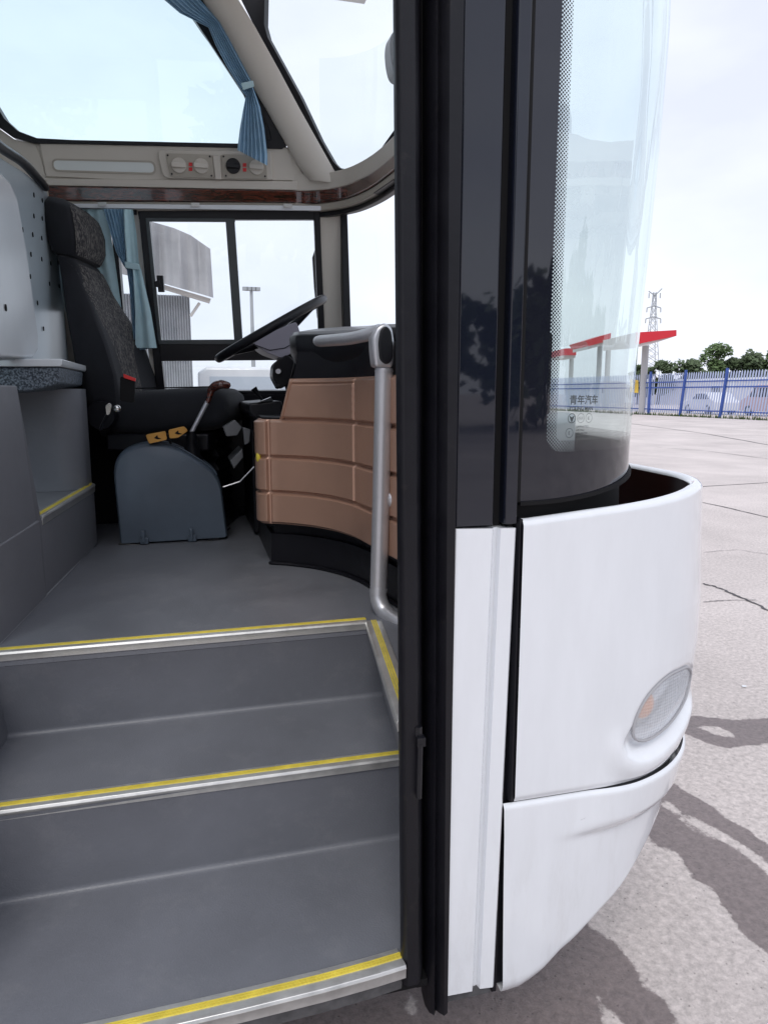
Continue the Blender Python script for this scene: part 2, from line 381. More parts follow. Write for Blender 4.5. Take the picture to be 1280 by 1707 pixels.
# glass edge seal
obj('windshield_seal', join(sheet(lambda u, v, o: Gs(-.006+.007*u, 1.24+(ZT-1.24)*v, -.012+o), 1, 20, .0135),
     sheet(lambda u, v, o: Gs(u*SMAX, zbg(u*SMAX)-.006+.007*v, -.008+o), 90, 1, .0132)), M['matte'], glass_o, smooth=True)

# writing etched on the glass
def text_on_glass(body, px, py, size, name='glass_marking', bold=0):
    cu = bpy.data.curves.new('t', 'FONT'); cu.body = body; cu.size = size; cu.offset = bold
    to = bpy.data.objects.new('t', cu); col.objects.link(to); bpy.context.view_layer.update()
    me = bpy.data.meshes.new_from_object(to.evaluated_get(bpy.context.evaluated_depsgraph_get())); bpy.data.objects.remove(to)
    vs = [tuple(v.co) for v in me.vertices]; fs = [tuple(p.vertices) for p in me.polygons]; bpy.data.meshes.remove(me)
    return [(v[0]+px, v[1]+py) for v in vs], fs
def circle2(cx, cy, r, w, n=20):
    v = []; f = []
    for k in range(n):
        a = 2*pi*k/n; v += [(cx+r*cos(a), cy+r*sin(a)), (cx+(r-w)*cos(a), cy+(r-w)*sin(a))]
    for k in range(n):
        j = (k+1) % n; f.append((2*k, 2*j, 2*j+1, 2*k+1))
    return v, f
def seg2(pts):
    return [tuple(p) for p in pts], [tuple(range(len(pts)))]
s0, z0 = .092, 1.412
mk = [text_on_glass('青年汽车', s0, z0, .0175, bold=.0003), text_on_glass('YOUNG MAN', s0, z0-.0120, .0092, bold=.0002),
      circle2(s0+.007, z0-.026, .0088, .0012), seg2([(s0+.001, z0-.021), (s0+.007, z0-.0245), (s0+.013, z0-.021), (s0+.0075, z0-.033), (s0+.0065, z0-.033)]),
      circle2(s0+.028, z0-.026, .0085, .0006), text_on_glass('CCC', s0+.022, z0-.028, .006), circle2(s0+.048, z0-.026, .0085, .0006), text_on_glass('E', s0+.0455, z0-.029, .008),
      circle2(s0+.003, z0-.052, .0085, .0007), text_on_glass('E', s0+.0005, z0-.0545, .008),
      text_on_glass('LAMINATED', s0+.018, z0-.043, .0055), text_on_glass('GB 9656', s0+.018, z0-.049, .0055), text_on_glass('43R-001234', s0+.018, z0-.055, .0055), text_on_glass('SAFETY GLASS', s0+.018, z0-.061, .005),
      circle2(s0+.004, z0-.070, .0016, .0015, 8), circle2(s0+.040, z0-.070, .0016, .0015, 8)]
V, Fc = [], []
for v, f in mk:
    k = len(V); V += [Gs(a, b_, .0012) for a, b_ in v]; Fc += [tuple(i+k for i in q) for q in f]
obj('glass_marking', (V, Fc), mat('etch', (.05, .06, .06), .6), glass_o)

# --- front mask and bumper
RM = .38
def XM(z): return ip(z, [.2, .25, .3, .35, .4, .45, .5, .57, .6, .65, .7, .9, 1.0, 1.1, 1.25], [1.04, 1.05, 1.062, 1.073, 1.082, 1.090, 1.098, 1.107, 1.110, 1.124, 1.131, 1.150, 1.150, 1.142, 1.133])
HC = [(.817, .759), (.819, .793), (.839, .845), (.890, .872), (.972, .866), (.976, .787), (.924, .762), (.864, .750)]
arcL = RM*pi/2*.96
XLF = .567
def Ms(s, z, off=0.0):    # s metres from corner start (negative = flat side)
    Xf = XM(z)
    if s <= 0:
        x1 = Xf-RM; return Vector((x1+s*(x1-XLF)/(1.15-RM-XLF), D0-off, z))
    if s <= arcL: x, y, n = loop_pt(1+s/arcL, Xf, RM, off)
    else: x, y, n = loop_pt(2+min(1, (s-arcL)/.83), Xf, RM, off)
    return Vector((x, y, z))
def s_of_x(x): return RM*math.asin(max(-1, min(1, (x-(1.131-RM))/RM)))
LENS = [(s_of_x(x), z) for x, z in HC]
LP = [(.062, .760), (.063, .800), (.088, .846), (.145, .874), (.235, .868), (.31, .83), (.30, .79), (.235, .772), (.165, .752), (.10, .744)]
lens_loop = [Vector((a, b)) for a, b in rpoly(LP, .03, 4)]
def sd_lens(s, z):     # signed distance to lens outline (negative inside)
    p = Vector((s, z)); best = 9; ins = False; n = len(lens_loop)
    for i in range(n):
        a = lens_loop[i]; b = lens_loop[(i+1) % n]; ab = b-a; t = max(0, min(1, (p-a).dot(ab)/ab.length_squared)); best = min(best, (p-a-ab*t).length)
        if (a.y > p.y) != (b.y > p.y) and p.x < (b.x-a.x)*(p.y-a.y)/(b.y-a.y)+a.x: ins = not ins
    return -best if ins else best
ZSEAM = .668
def ztop(s): return 1.212+.036*max(0, min(1, (s+.19)/.45))
def mask_pt(s, z):
    d = sd_lens(s, z); low = 1-ss(.74, .80, z)
    off = -.030*(1-ss(.004, .030, d)) if z > .775 or True else 0
    dn_ = ss(-.02, .03, (.770+.10*max(0, s-.12))-z); off = -(.005+.022*dn_)*(1-ss(-.001, .012+.026*dn_, d)) + .011*low*ss(.02, .045, d)*(1-ss(.05, .09, d))*ss(-.02, .06, s)
    off -= .004*(1-ss(ZSEAM, ZSEAM+.012, z))
    if d < -.006: off -= .035
    return Ms(s, z, off)
XL = .567
SL0 = -(1.15-RM-XLF)
def mask_fn(u, v):
    sL = SL0
    s = sL+(u**.92)*(arcL+.83-sL)
    if v <= .86:
        z = ZSEAM+.0+(ztop(s)-.016-ZSEAM)*(v/.86)
        p = mask_pt(s, z) if z < .98 else Ms(s, z)
        return p
    a = (v-.86)/.14*pi*.98      # rolled top rim and inner face
    r = .014
    if a < pi: z = ztop(s)-.016+r*sin(a); off = -r*(1-cos(a)); return Ms(s, z, off)
mg = grid(mask_fn, 330, 190)
mask = obj('front_panel', mg, M['white'], bus, smooth=True)
def cav(u, v):
    sL = SL0; s = sL+u*(arcL+.83-sL); return Ms(s, ztop(s)-.012-.20*v, -.0285)
obj('panel_inner_face', grid(cav, 60, 4), M['cavity'], mask, smooth=True)
# left side mirror image of the front panel
obj('front_panel', grid(lambda u, v: (lambda p: Vector((p.x, 2*YC-p.y, p.z)))(Ms(-.12+u*(arcL+.95), ZSEAM+v*(1.22-ZSEAM))), 50, 8), M['white'], bus, smooth=True)
# scuttle between glass and mask
obj('scuttle', grid(lambda u, v: (lambda a, b: a.lerp(b, v))(Gs(u*SMAX, 1.10, -.03), Ms(.0+(-.19)+u*(arcL+.83+.19), 1.10, -.02)), 60, 2), M['black'], bus, smooth=True)
obj('scuttle_wall', grid(lambda u, v: Gs(u*SMAX, 1.09+(zbg(u*SMAX)-1.09)*v, -.018), 60, 2), M['matte'], bus, smooth=True)
# bumper
def zbot(s):
    return ip(s, [-.21, -.15, -.06, .02, .08, .14, .20, .26, .40, 1.5], [.256, .259, .282, .322, .368, .402, .452, .49, .52, .52])
def bump_fn(u, v):
    sL = SL0*1.12; s = sL+u*(arcL+.83-sL); zb = zbot(s); zt = ZSEAM-.003
    if v < .10:
        a = (1-v/.10); return Ms(s, zb+.004*a, -.012-.010-.05*a)
    w = (v-.10)/.90
    z = zb+(zt-zb)*(1-(1-w)**1.5)
    off = .010*ss(.575, .60, z)*ss(-.05, .10, s)*1.0 + .006*ss(.548, .575, z)*0
    off -= .012*(1-ss(.565, .585, z))*ss(-.12, .08, s)
    k = (zt-z)
    if k < .010: off -= .007*(1-k/.010)**2
    off -= .010*(1-ss(zb, zb+.025, z))**2
    return Ms(s, z, off)
bumper = obj('bumper', grid(bump_fn, 140, 60), M['white'], bus, smooth=True)
obj('bumper_scratch', join(*[prism([Ms(-.02+dx, .615+dz, .0012), Ms(.012+dx, .622+dz, .0012), Ms(.012+dx, .6235+dz, .0012)], (0, .001, 0)) for dx, dz in ((0, 0), (.01, .004), (-.01, -.006))]),
    mat('scratch', (.35, .35, .38), .6), bumper)
obj('seam_backing', grid(lambda u, v: Ms(-.19+u*(arcL+1.0), .62+.09*v, -.0125), 60, 1), mat('seam_grey', (.12, .12, .13), .6), bus)
obj('chassis_shade_slab', join(box(-2.6, .56, 1.22, 3.5, .30, .34), box(-2.6, .40, 1.15, 1.22, .31, .325)), M['matte'], bus)  # unseen slab added to shade the ground beneath the bus
obj('underbody', prism([(.56, 1.25, .36), (.80, 1.32, .5), (1.0, 1.7, .56), (1.0, 3.0, .56), (.56, 3.5, .36)], (0, 0, -.02)), M['matte'], bus)
# headlight
hl = obj('headlight', grid(lambda u, v: Ms(.04+.28*u, .73+.16*v, -.040), 20, 12), mat('reflector', (.42, .42, .44), .25, .8, bump=.3, bscale=60), bus, smooth=True)
n_ = len(lens_loop); cxy = sum((p for p in lens_loop), Vector((0, 0)))/n_
V = []; Fc = []; rings = 8
for k in range(rings+1):
    f_ = 1-k/rings*.999
    for p in lens_loop:
        q = cxy+(p-cxy)*f_*.995; V.append(Ms(q.x, q.y, -.0035+.006*(1-f_*f_)))
for k in range(rings):
    for i in range(n_):
        j = (i+1) % n_; Fc.append((k*n_+i, k*n_+j, (k+1)*n_+j, (k+1)*n_+i))
def lensmat():
    m = mat('lens', (.8, .82, .85), .08, spec=.8); t = m.node_tree; b = t.nodes['Principled BSDF']; out = [n for n in t.nodes if n.type == 'OUTPUT_MATERIAL'][0]
    tr = t.nodes.new('ShaderNodeBsdfTransparent'); tr.inputs[0].default_value = (.85, .87, .9, 1); mix = t.nodes.new('ShaderNodeMixShader'); mix.inputs[0].default_value = .3
    c = t.nodes.new('ShaderNodeTexCoord'); ch = t.nodes.new('ShaderNodeTexVoronoi'); ch.inputs['Scale'].default_value = 150; ch.inputs['Randomness'].default_value = 0
    t.links.new(c.outputs['Object'], ch.inputs[0]); q = t.nodes.new('ShaderNodeBump'); q.inputs['Strength'].default_value = .8; q.inputs['Distance'].default_value = .003
    t.links.new(ch.outputs['Distance'], q.inputs['Height']); t.links.new(q.outputs[0], b.inputs['Normal'])
    r = t.nodes.new('ShaderNodeMapRange'); r.inputs[1].default_value = .001; r.inputs[2].default_value = .005; r.inputs[3].default_value = .12; r.inputs[4].default_value = .42
    t.links.new(ch.outputs['Distance'], r.inputs[0]); t.links.new(r.outputs[0], mix.inputs[0])
    t.links.new(tr.outputs[0], mix.inputs[1]); t.links.new(b.outputs[0], mix.inputs[2]); t.links.new(mix.outputs[0], out.inputs[0]); return m
obj('lens', (V, Fc), lensmat(), hl, smooth=True)
def ball(c, r, sx=1, sy=1, sz=1, n=12):
    return [Vector((c[0]+r*sx*cos(2*pi*i/n)*sin(pi*j/n), c[1]+r*sy*sin(2*pi*i/n)*sin(pi*j/n), c[2]+r*sz*cos(pi*j/n))) for j in range(n+1) for i in range(n)], \
           [(j*n+i, j*n+(i+1) % n, (j+1)*n+(i+1) % n, (j+1)*n+i) for j in range(n) for i in range(n)]
obj('lens_gasket', tube([Ms(p.x, p.y, -.0035) for p in lens_loop], .0034, 6, closed=True), mat('gasket', (.36, .36, .38), .6), hl)
obj('indicator_bulb', ball(tuple(Ms(.112, .812, -.028)), .024, 1.0, .6, 1.3), mat('amber', (.80, .26, .04), .3), hl, smooth=True)

# --- door pillar seen from outside
pil = obj('door_pillar', prism([Vector((x, y, 1.203)) for x, y in ((.437, 1.20), (.437, 1.146), (.441, 1.142), (.507, 1.142), (.510, 1.146), (.510, 1.20))], (0, 0, 1.9)), M['gloss'], bus, bevel=.001)
obj('pillar_gap', box(.509, .531, 1.166, 1.20, .27, 3.1), M['matte'], pil)
obj('pillar_strip', prism([Vector((x, y, 1.203)) for x, y in ((.530, 1.20), (.530, 1.147), (.533, 1.143), (.553, 1.143), (.5555, 1.147), (.5555, 1.20))], (0, 0, 1.9)), M['gloss'], pil, bevel=.001)
prof = [(.437, 1.20), (.437, 1.142), (.440, 1.139), (.506, 1.139), (.513, 1.150), (.520, 1.152), (.523, 1.141), (.549, 1.139), (.552, 1.142), (.552, 1.20)]
def wp(z):
    k = (1.20-z)/.9; return [Vector((x-.008*k-(.010*k if x > .5 else 0), y, z+(-.004*(x-.437)/.11))) for x, y in prof]
obj('lower_cover', loft([wp(z) for z in (.287, .5, .8, 1.1, 1.2)]), M['white'], pil, smooth=True)
obj('pillar_core', box(.425, .57, 1.20, 1.30, .26, 3.1), M['matte'], pil)
obj('panel_seal', join(box(.545, .570, 1.160, 1.20, .27, 1.21), prism([(.554, 1.158, .67), (.567, 1.158, .67), (.567, 1.146, .67), (.560, 1.143, .67), (.556, 1.15, .67)], (0, 0, .54)), box(.532, .542, 1.147, 1.165, .265, .668)), M['rubber'], pil)
obj('pillar_foot', join(box(.44, .53, 1.150, 1.20, .262, .284)), mat('old_rubber', (.07, .07, .075), .8, vary=.3, vscale=40), pil)
# jamb and rubber profiles
def lean(x0, z): return x0 - .020*(z-.27)/1.8
def vext(poly, z0, z1, n=10):
    return loft([[Vector((lean(x, z0+(z1-z0)*k/n), y, z0+(z1-z0)*k/n)) for x, y in poly] for k in range(n+1)])
jamb = obj('door_jamb', vext([(.344, 1.140), (.346, 1.126), (.352, 1.120), (.372, 1.120), (.378, 1.126), (.398, 1.17), (.398, 1.28), (.388, 1.28), (.370, 1.20)], .345, 3.1), M['rubber'], bus, smooth=True)
obj('jamb_groove', join(vext([(.392, 1.19), (.42, 1.19), (.42, 1.30), (.392, 1.30)], .27, 3.1), vext([(.403, 1.20), (.407, 1.195), (.411, 1.20), (.411, 1.212), (.403, 1.212)], .3, 3.1)), M['matte'], jamb)
obj('door_seal', loft([[Vector((x-.016*(z-.26)/1.8*(.0 if x > .43 else 1), y+.0*z, z)) for x, y in ((.404, 1.2), (.400, 1.165), (.403, 1.146), (.410, 1.138), (.417, 1.148), (.421, 1.141), (.428, 1.132), (.4365, 1.136), (.4368, 1.2))] for z in (.252, .27, .5, 1, 1.5, 2, 2.5, 3.1)]), M['rubber'], jamb, smooth=True)
hn = [PY(x, y, 1.112) for x, y in ((700, 1215), (700, 1240), (698, 1330))]
obj('door_hinge', join(tube([hn[1], hn[2]], .0052, 14), tube([hn[0]+Vector((0, .01, 0)), hn[1]+Vector((0, .01, 0))], .007, 6), box(hn[1].x-.006, hn[1].x+.009, 1.108, 1.2, hn[1].z-.004, hn[1].z+.012)), M['black'], jamb, smooth=True)
obj('inner_jamb', box(.43, .56, 1.31, 1.42, .86, 3.1), M['beige2'], bus)

# --- floor, steps
XA = -1.6
FL = [(XA, 1.721), (.427, 1.721), (.352, 1.215), (.425, 1.215), (.425, 1.31), (.62, 1.31), (.9, 1.5), (1.0, 2.0), (1.0, 3.2), (.75, 3.52), (XA, 3.6)]
floor = obj('cabin_floor', prism([Vector((x, y, .85)) for x, y in FL], (0, 0, -.03)), M['vinyl'], bus)
def tread(z, y0, y1, xr, yb0, yb1, zt):
    """tread + riser behind it with a soft cove between; y0 front, yb back line"""
    def fn(u, v):
        yb = yb0+(yb1-yb0)*u
        pts = [(y0, z), (yb-.014, z), (yb-.006, z+.0015), (yb-.0015, z+.006), (yb+.001, z+.014), (y1, zt)]
        k = min(int(v*5), 4); t = v*5-k; a = pts[k]; b = pts[k+1]
        y = a[0]+(b[0]-a[0])*t; xe = .352 if y < 1.2 else min(.52, .352+.147*(y-1.215)+(.06 if z > .5 else .11)); x = XA+(xe-XA)*u
        return Vector((x, y, a[1]+(b[1]-a[1])*t))
    return grid(fn, 24, 5)
t2 = obj('step', tread(.62, 1.448, 1.722, .50, 1.785, 1.785, .819), M['vinyl'], bus, smooth=True)
t3 = obj('step', tread(.39, 1.122, 1.4425, .50, 1.496, 1.496, .614), M['vinyl'], bus, smooth=True)
def side_wall(u, v):
    a = Vector((.430, 1.738)).lerp(Vector((.352, 1.215)), u); x = a.x + .10*(1-v); z = .37+(.835-.37)*v
    return Vector((x, a.y, z))
obj('stepwell_side', grid(side_wall, 8, 6), M['vinyl'], bus, smooth=True)
ws = [(-.44, 1.19), (-.44, 1.74), (-.455, 1.80)]
obj('stepwell_side', grid(lambda u, v: Vector((ip(u, [0, .8, 1], [-.47, -.447, -.44]), 1.15+.66*u, .37+.45*v)), 6, 4), M['vinyl'], bus, smooth=True)
def nosing(path, z, parent, out, lip=.017, w=.037, drop=0):
    """L-shaped aluminium nosing with two yellow ribbed inserts; path = plan points, out = outward direction"""
    P = [Vector(p) for p in path]; n = len(P)
    def N(i):
        t = (P[min(i+1, n-1)]-P[max(i-1, 0)]).normalized(); q = Vector((t.y, -t.x)); return q if q.dot(out[i] if isinstance(out, list) else out) > 0 else -q
    def ext(sec):
        return loft([[Vector((*(P[i]+N(i)*a), z+b)) for a, b in sec] for i in range(n)])
    o = obj('step_nosing', ext([(-w, .000), (-w, .004), (-.004, .006), (.003, .0045), (.006, -.001), (.0045, -.004), (.0035, -lip), (.001, -lip), (.000, -.002)]), M['alu'], parent, bevel=.0008)
    g = join(*[ext([(-w+.0135+k*.0050, .004), (-w+.0137+k*.0050, .0072), (-w+.0170+k*.0050, .0074), (-w+.0172+k*.0050, .004)]) for k in range(3)])
    obj('yellow_insert', g, M['yellow'], parent if False else parent)
    return o
nosing([(XA, 1.722), (-.8, 1.722), (-.2, 1.722), (.425, 1.722)], .85, floor, Vector((0, -1)))
nosing([(.425, 1.722), (.40, 1.545), (.37, 1.34), (.352, 1.215), (.344, 1.155)], .85, floor, Vector((-1, 0)))
nosing([(XA, 1.452), (-.8, 1.450), (-.2, 1.448), (.2, 1.446), (.48, 1.444)], .62, t2, Vector((0, -1)))
nosing([(XA, 1.09), (-.6, 1.095), (-.15, 1.098), (.045, 1.101), (.19, 1.106), (.29, 1.113), (.346, 1.119)], .39, t3, Vector((0, -1)), lip=.022, w=.042)
sill = [(XA, 1.098), (-.6, 1.103), (-.15, 1.106), (.05, 1.109), (.2, 1.114), (.29, 1.121), (.345, 1.128)]
obj('door_sill', loft([[Vector((x, y+.004, .362)), Vector((x, y+.05, .362)), Vector((x, y+.05, .33)), Vector((x, y+.012, .325))] for x, y in sill]), mat('worn_rubber', (.09, .09, .095), .75, vary=.4, vscale=30), t3)
obj('floor_seam', join(tube([(-.4425, 1.788, .852), (-.36, 2.90, .852)], .003, 6)), mat('sealant', (.28, .29, .32), .5), floor)

# --- raised aisle platform and left furniture
plat_o = [(-1.6, 1.79), (-.4425, 1.79), (-.405, 2.30), (-.352, 2.93), (-.362, 3.02), (-.40, 3.06), (-1.6, 3.06)]
platform = obj('aisle_platform', prism([Vector((x, y, .853)) for x, y in plat_o], (0, 0, .222)), M['vinyl2'], bus, bevel=.004)
npath = [(-.412, 2.22), (-.385, 2.55), (-.353, 2.93), (-.356, 2.98), (-.375, 3.03), (-.42, 3.055), (-.60, 3.058)]
nosing(npath, 1.078, platform, [Vector((1, 0))]*3+[Vector((1, .3)), Vector((.7, .7)), Vector((0, 1)), Vector((0, 1))], lip=.022, w=.034)
obj('modesty_wall', prism([Vector((-.4405, 1.785, .851)), Vector((-.409, 2.20, .851)), Vector((-.409, 2.20, 1.08)), Vector((-.437, 2.17, 1.45)), Vector((-.455, 1.785, 1.45))], (-.04, 0, 0)), M['vinyl2'], bus, bevel=.003)
# stowage column with rounded corner behind the driver
cr = []
for k in range(9):
    a = -pi/2+k/8*pi/2; cr.append((-.46+.09*cos(a), 2.92+.09*sin(a)))
cr = [(-1.6, 2.83), (-.60, 2.83)]+cr+[(-.37, 3.04), (-1.6, 3.04)]
obj('stowage_column', prism([Vector((x, y, 1.076)) for x, y in cr], (0, 0, .37)), M['vinyl2'], bus, smooth=True)
# counter
cz0, cz1 = 1.444, 1.53
counter = obj('counter', prism([PY(-300, 655, 2.5), PY(0, 655, 2.5), PY(60, 650, 2.5), PY(98, 640, 2.5), PY(100, 612, 2.5), PY(-300, 612, 2.5)], (0, .55, 0)), M['granular'], bus, bevel=.006)
obj('counter_edge', prism([PY(-300, 611, 2.49), PY(102, 611, 2.49), PY(104, 606, 2.49), PY(103, 598, 2.49), PY(-300, 598, 2.49)], (0, .60, 0)), M['shell'], counter, bevel=.003)
# partition screen behind the driver
XPn = -.50
pp = [PX(x, y, XPn) for x, y in ((-260, 602), (-260, 60), (0, 262), (45, 290), (78, 318), (112, 430), (152, 600))]
part = obj('partition_screen', prism(pp, (-.02, 0, 0)), M['panel'], bus, bevel=.003)
holes = []
for (a, b) in ((22, 338), (57, 325), (71, 334), (20, 375), (38, 383), (57, 360), (71, 364), (86, 373), (55, 391), (70, 397), (86, 406), (52, 424), (70, 432), (85, 439), (51, 461), (83, 473), (99, 477), (47, 503), (63, 505), (57, 547), (73, 548), (110, 519), (98, 438)):
    p = PX(a, b, XPn+.0015)
    holes.append(tube([p, p+Vector((.002, 0, 0))], .0085, 8))
obj('rivet', join(*holes), M['matte'], part)['kind'] = 'stuff'
sh = [(-260, 596), (-260, 250), (-40, 262), (0, 300), (14, 330), (30, 420), (50, 560), (50, 585), (42, 597)]
shl = obj('moulded_shell', prism([PX(x, y, XPn+.002) for x, y in sh], (.028, 0, 0)), M['shell'], part, bevel=.012, seg=4)
p = PX(10, 513, XPn+.031); obj('screw', tube([p, p+Vector((.002, 0, 0))], .010, 10), M['matte'], shl)
obj('partition_rail', tube(smoothpath([PX(-120, 130, XPn+.01), PX(-10, 236, XPn+.01), PX(40, 272, XPn+.01), PX(76, 312, XPn+.01)]), .016, 10), M['black'], part, smooth=True)
obj('black_bulkhead', join(box(-.62, -.50, 3.05, 3.62, .85, 1.545), box(-.50, -.27, 3.40, 3.60, .85, 1.53)), M['matte'], bus, bevel=.01)
obj('bulkhead_trim', box(-.52, -.42, 3.04, 3.048, 1.545, 1.552), M['shell'], bus)

# --- driver side wall
out = WN.normalized()*.05
def wpoly(pts, off=0.0, th=.05, **k): return prism([WP(x, y, off) for x, y in pts], WN.normalized()*th)
wall = obj('side_wall', join(
    prism([WA(-2.6, .30), WA(.80, .30), WA(.80, 1.425), WA(-2.6, 1.425)], out),
    wpoly([(-700, 236), (60, 236), (75, 240), (516, 246), (548, 288), (575, 300), (575, 352), (-700, 352)]),
    wpoly([(533, 343), (572, 343), (590, 680), (545, 680)], .001),
    wpoly([(222, 345), (236, 345), (276, 680), (258, 680)], .001),
    wpoly([(-700, 345), (90, 345), (130, 600), (130, 680), (-700, 680)], .0015)), M['beige'], bus)
obj('shadow_lining', prism([WA(-.62, .855, .01), WA(.95, .855, .01), WA(.95, 1.425, .01), WA(-.62, 1.425, .01)], -WN.normalized()*.02), M['black'], wall)  # black colour stands in for the shadow on the wall below the sill
# header trims
hd = obj('header_panel', wpoly([(66, 236), (474, 243), (486, 254), (506, 292), (497, 301), (200, 300), (77, 294)], .012, .02), M['beige'], wall, bevel=.003)
obj('header_lip', wpoly([(76, 297), (496, 302), (496, 317), (79, 309)], .022, .03), M['beige'], wall, bevel=.003)
obj('wood_trim', wpoly([(79, 310), (494, 318), (494, 337), (83, 334)], .028, .02), M['wood'], wall, bevel=.004, seg=3)
obj('under_trim', wpoly([(82, 335), (495, 338), (540, 340), (540, 349), (86, 346)], .018, .02), M['beige2'], wall, bevel=.002)
rail = obj('curtain_rail', wpoly([(88, 339), (535, 343), (535, 351), (88, 346)], .055, .022), M['shell'], wall, bevel=.002)
for x, y in ((171, 338), (326, 339), (480, 341)):
    obj('rail_bracket', prism([WP(x-7, y-1, .058), WP(x+7, y-1, .058), WP(x+7, y+6, .058), WP(x-7, y+6, .058)], -WN*.008), M['alu'], rail, bevel=.001)
tr = obj('storage_slot', wpoly(rpoly([(88, 266), (257, 270), (259, 289), (90, 284)], 9, 4), .0145, .01), M['tray'], hd, bevel=.001)
obj('slot_rim', ring([WP(x, y, .016) for x, y in rpoly([(86, 264), (259, 268), (261, 291), (88, 286)], 10, 4)], [WP(x, y, .016) for x, y in rpoly([(89, 267), (256, 271), (258, 288), (91, 283)], 8, 4)], WN*.008), M['beige2'], tr)
# switch housings
hs = obj('control_housing', wpoly(rpoly([(262, 250), (452, 252), (455, 300), (272, 297)], [8, 5, 5, 12], 4), .030, .03), M['beige'], hd, bevel=.004, seg=3)
obj('housing_post', wpoly([(355, 258), (367, 258), (370, 299), (359, 299)], .042, .015), M['beige'], hs, bevel=.003)
for pts, cs in ((((276, 255), (354, 258), (358, 297), (284, 294)), ((299, 276), (336, 277))), (((369, 257), (443, 259), (446, 298), (373, 297)), ((389, 277), (428, 279)))):
    cp = obj('control_plate', wpoly(rpoly(pts, 3, 2), .038, .012), M['beige2'], hs, bevel=.001)
for i, (cx, cy) in enumerate(((299, 276), (336, 277), (389, 277), (428, 279))):
    c = WP(cx, cy, .038); w = -WN.normalized()
    obj('dial', join(tube([c, c+w*.010], .031, 24), prism([c+w*.010+Vector((.031*cos(a), 0, .031*sin(a))) for a in (radians(18), radians(-18), radians(198), radians(162))], w*.012)), M['beige'] if i != 2 else M['black'], hs, bevel=.002)
for cx, cy in ((318, 278), (408, 279)):
    obj('warning_mark', join(wpoly([(cx-3, cy-7), (cx+3, cy-7), (cx+3, cy-1), (cx-3, cy-1)], .0395, .004), wpoly([(cx-3, cy+1), (cx+3, cy+1), (cx+3, cy+7), (cx-3, cy+7)], .0395, .004)), M['red'], hs)
for x, y in ((280, 259), (350, 261), (353, 293), (287, 290), (373, 261), (440, 262), (442, 294), (377, 293)):
    p = WP(x, y, .040); obj('screw', tube([p, p-WN*.003], .004, 8), M['black'], hs)
# upper window
ug = [(-48, -420), (-36, 40), (-22, 130), (-8, 172), (8, 198), (30, 218), (62, 230), (120, 233), (300, 237), (440, 240), (452, 232), (448, 214), (412, 155), (372, 98), (335, 48), (262, -60), (40, -420)]
uo = [(-90, -430), (-80, 40), (-50, 150), (-22, 190), (-2, 212), (22, 229), (58, 239), (120, 240), (300, 244), (470, 248), (478, 243), (474, 230), (440, 160), (410, 98), (372, 40), (300, -80), (60, -430)]
uf = obj('upper_window_frame', ring([WP(x, y, .020) for x, y in uo], [WP(x, y, .020) for x, y in ug], WN*.06), M['black'], bus, bevel=.002)
obj('upper_pane', wpoly([(a*1.0+((-6) if a < 100 else 6), b+4) for a, b in ug], -.02, .006), M['glass'], uf)
# corner of the frame under the end curtain
obj('frame_corner', wpoly([(300, -60), (378, 52), (418, 118), (462, 200), (476, 246), (440, 246), (438, 225), (405, 155), (330, 41), (268, -50)], .0165, .03), M['black'], uf)
# beige outer wall around the left end of the window
obj('wall_corner_trim', wpoly([(-700, 120), (-85, 130), (-50, 160), (-20, 196), (0, 215), (24, 232), (60, 242), (68, 262), (78, 300), (-700, 300)], .006, .02), M['beige'], wall)
# sloping pillar (thick, rounded)
def pillar_fn(u, v, o):
    L_ = [(262, -120), (338, 0), (362, 40), (412, 128), (448, 190), (474, 236), (496, 276), (515, 300)]
    R_ = [(330, -120), (398, 0), (424, 42), (466, 118), (500, 182), (528, 232), (556, 282), (572, 306)]
    xs = [i/7 for i in range(8)]
    a = (ip(v, xs, [p[0] for p in L_]), ip(v, xs, [p[1] for p in L_])); b = (ip(v, xs, [p[0] for p in R_]), ip(v, xs, [p[1] for p in R_]))
    off = .03+.035*sin(pi*min(1, u*1.02))**.6
    if u > .72: off += .0
    return WP(a[0]+(b[0]-a[0])*u, a[1]+(b[1]-a[1])*u, off+o)
obj('corner_pillar', sheet(pillar_fn, 14, 28, -.03), M['beige'], bus, smooth=True)
# front upper window: frame and pane
fg = [(440, -300), (442, -60), (440, 40), (446, 62), (500, 160), (534, 232), (556, 270), (566, 280), (585, 283), (606, 279), (622, 266), (640, 240), (665, 205), (760, 120), (760, -300)]
fo = [(360, -320), (376, -60), (398, -8), (422, 40), (482, 152), (520, 225), (545, 276), (562, 289), (586, 293), (612, 288), (632, 272), (650, 250), (678, 215), (790, 130), (790, -320)]
FN = Vector((.75, 1, .05)); FD = FN.dot(WA(.66, 2.4, .0))
def FP(px, py, off=0.0): return PL(px, py, FN, FD-off)
ff = obj('front_quarter_frame', ring([FP(x, y, .01) for x, y in fo], [FP(x, y, .01) for x, y in fg], FN.normalized()*.04), M['black'], bus, bevel=.002)
obj('front_quarter_pane', prism([FP(x, y, -.012) for x, y in fg], FN.normalized()*.006), M['clear'], ff)
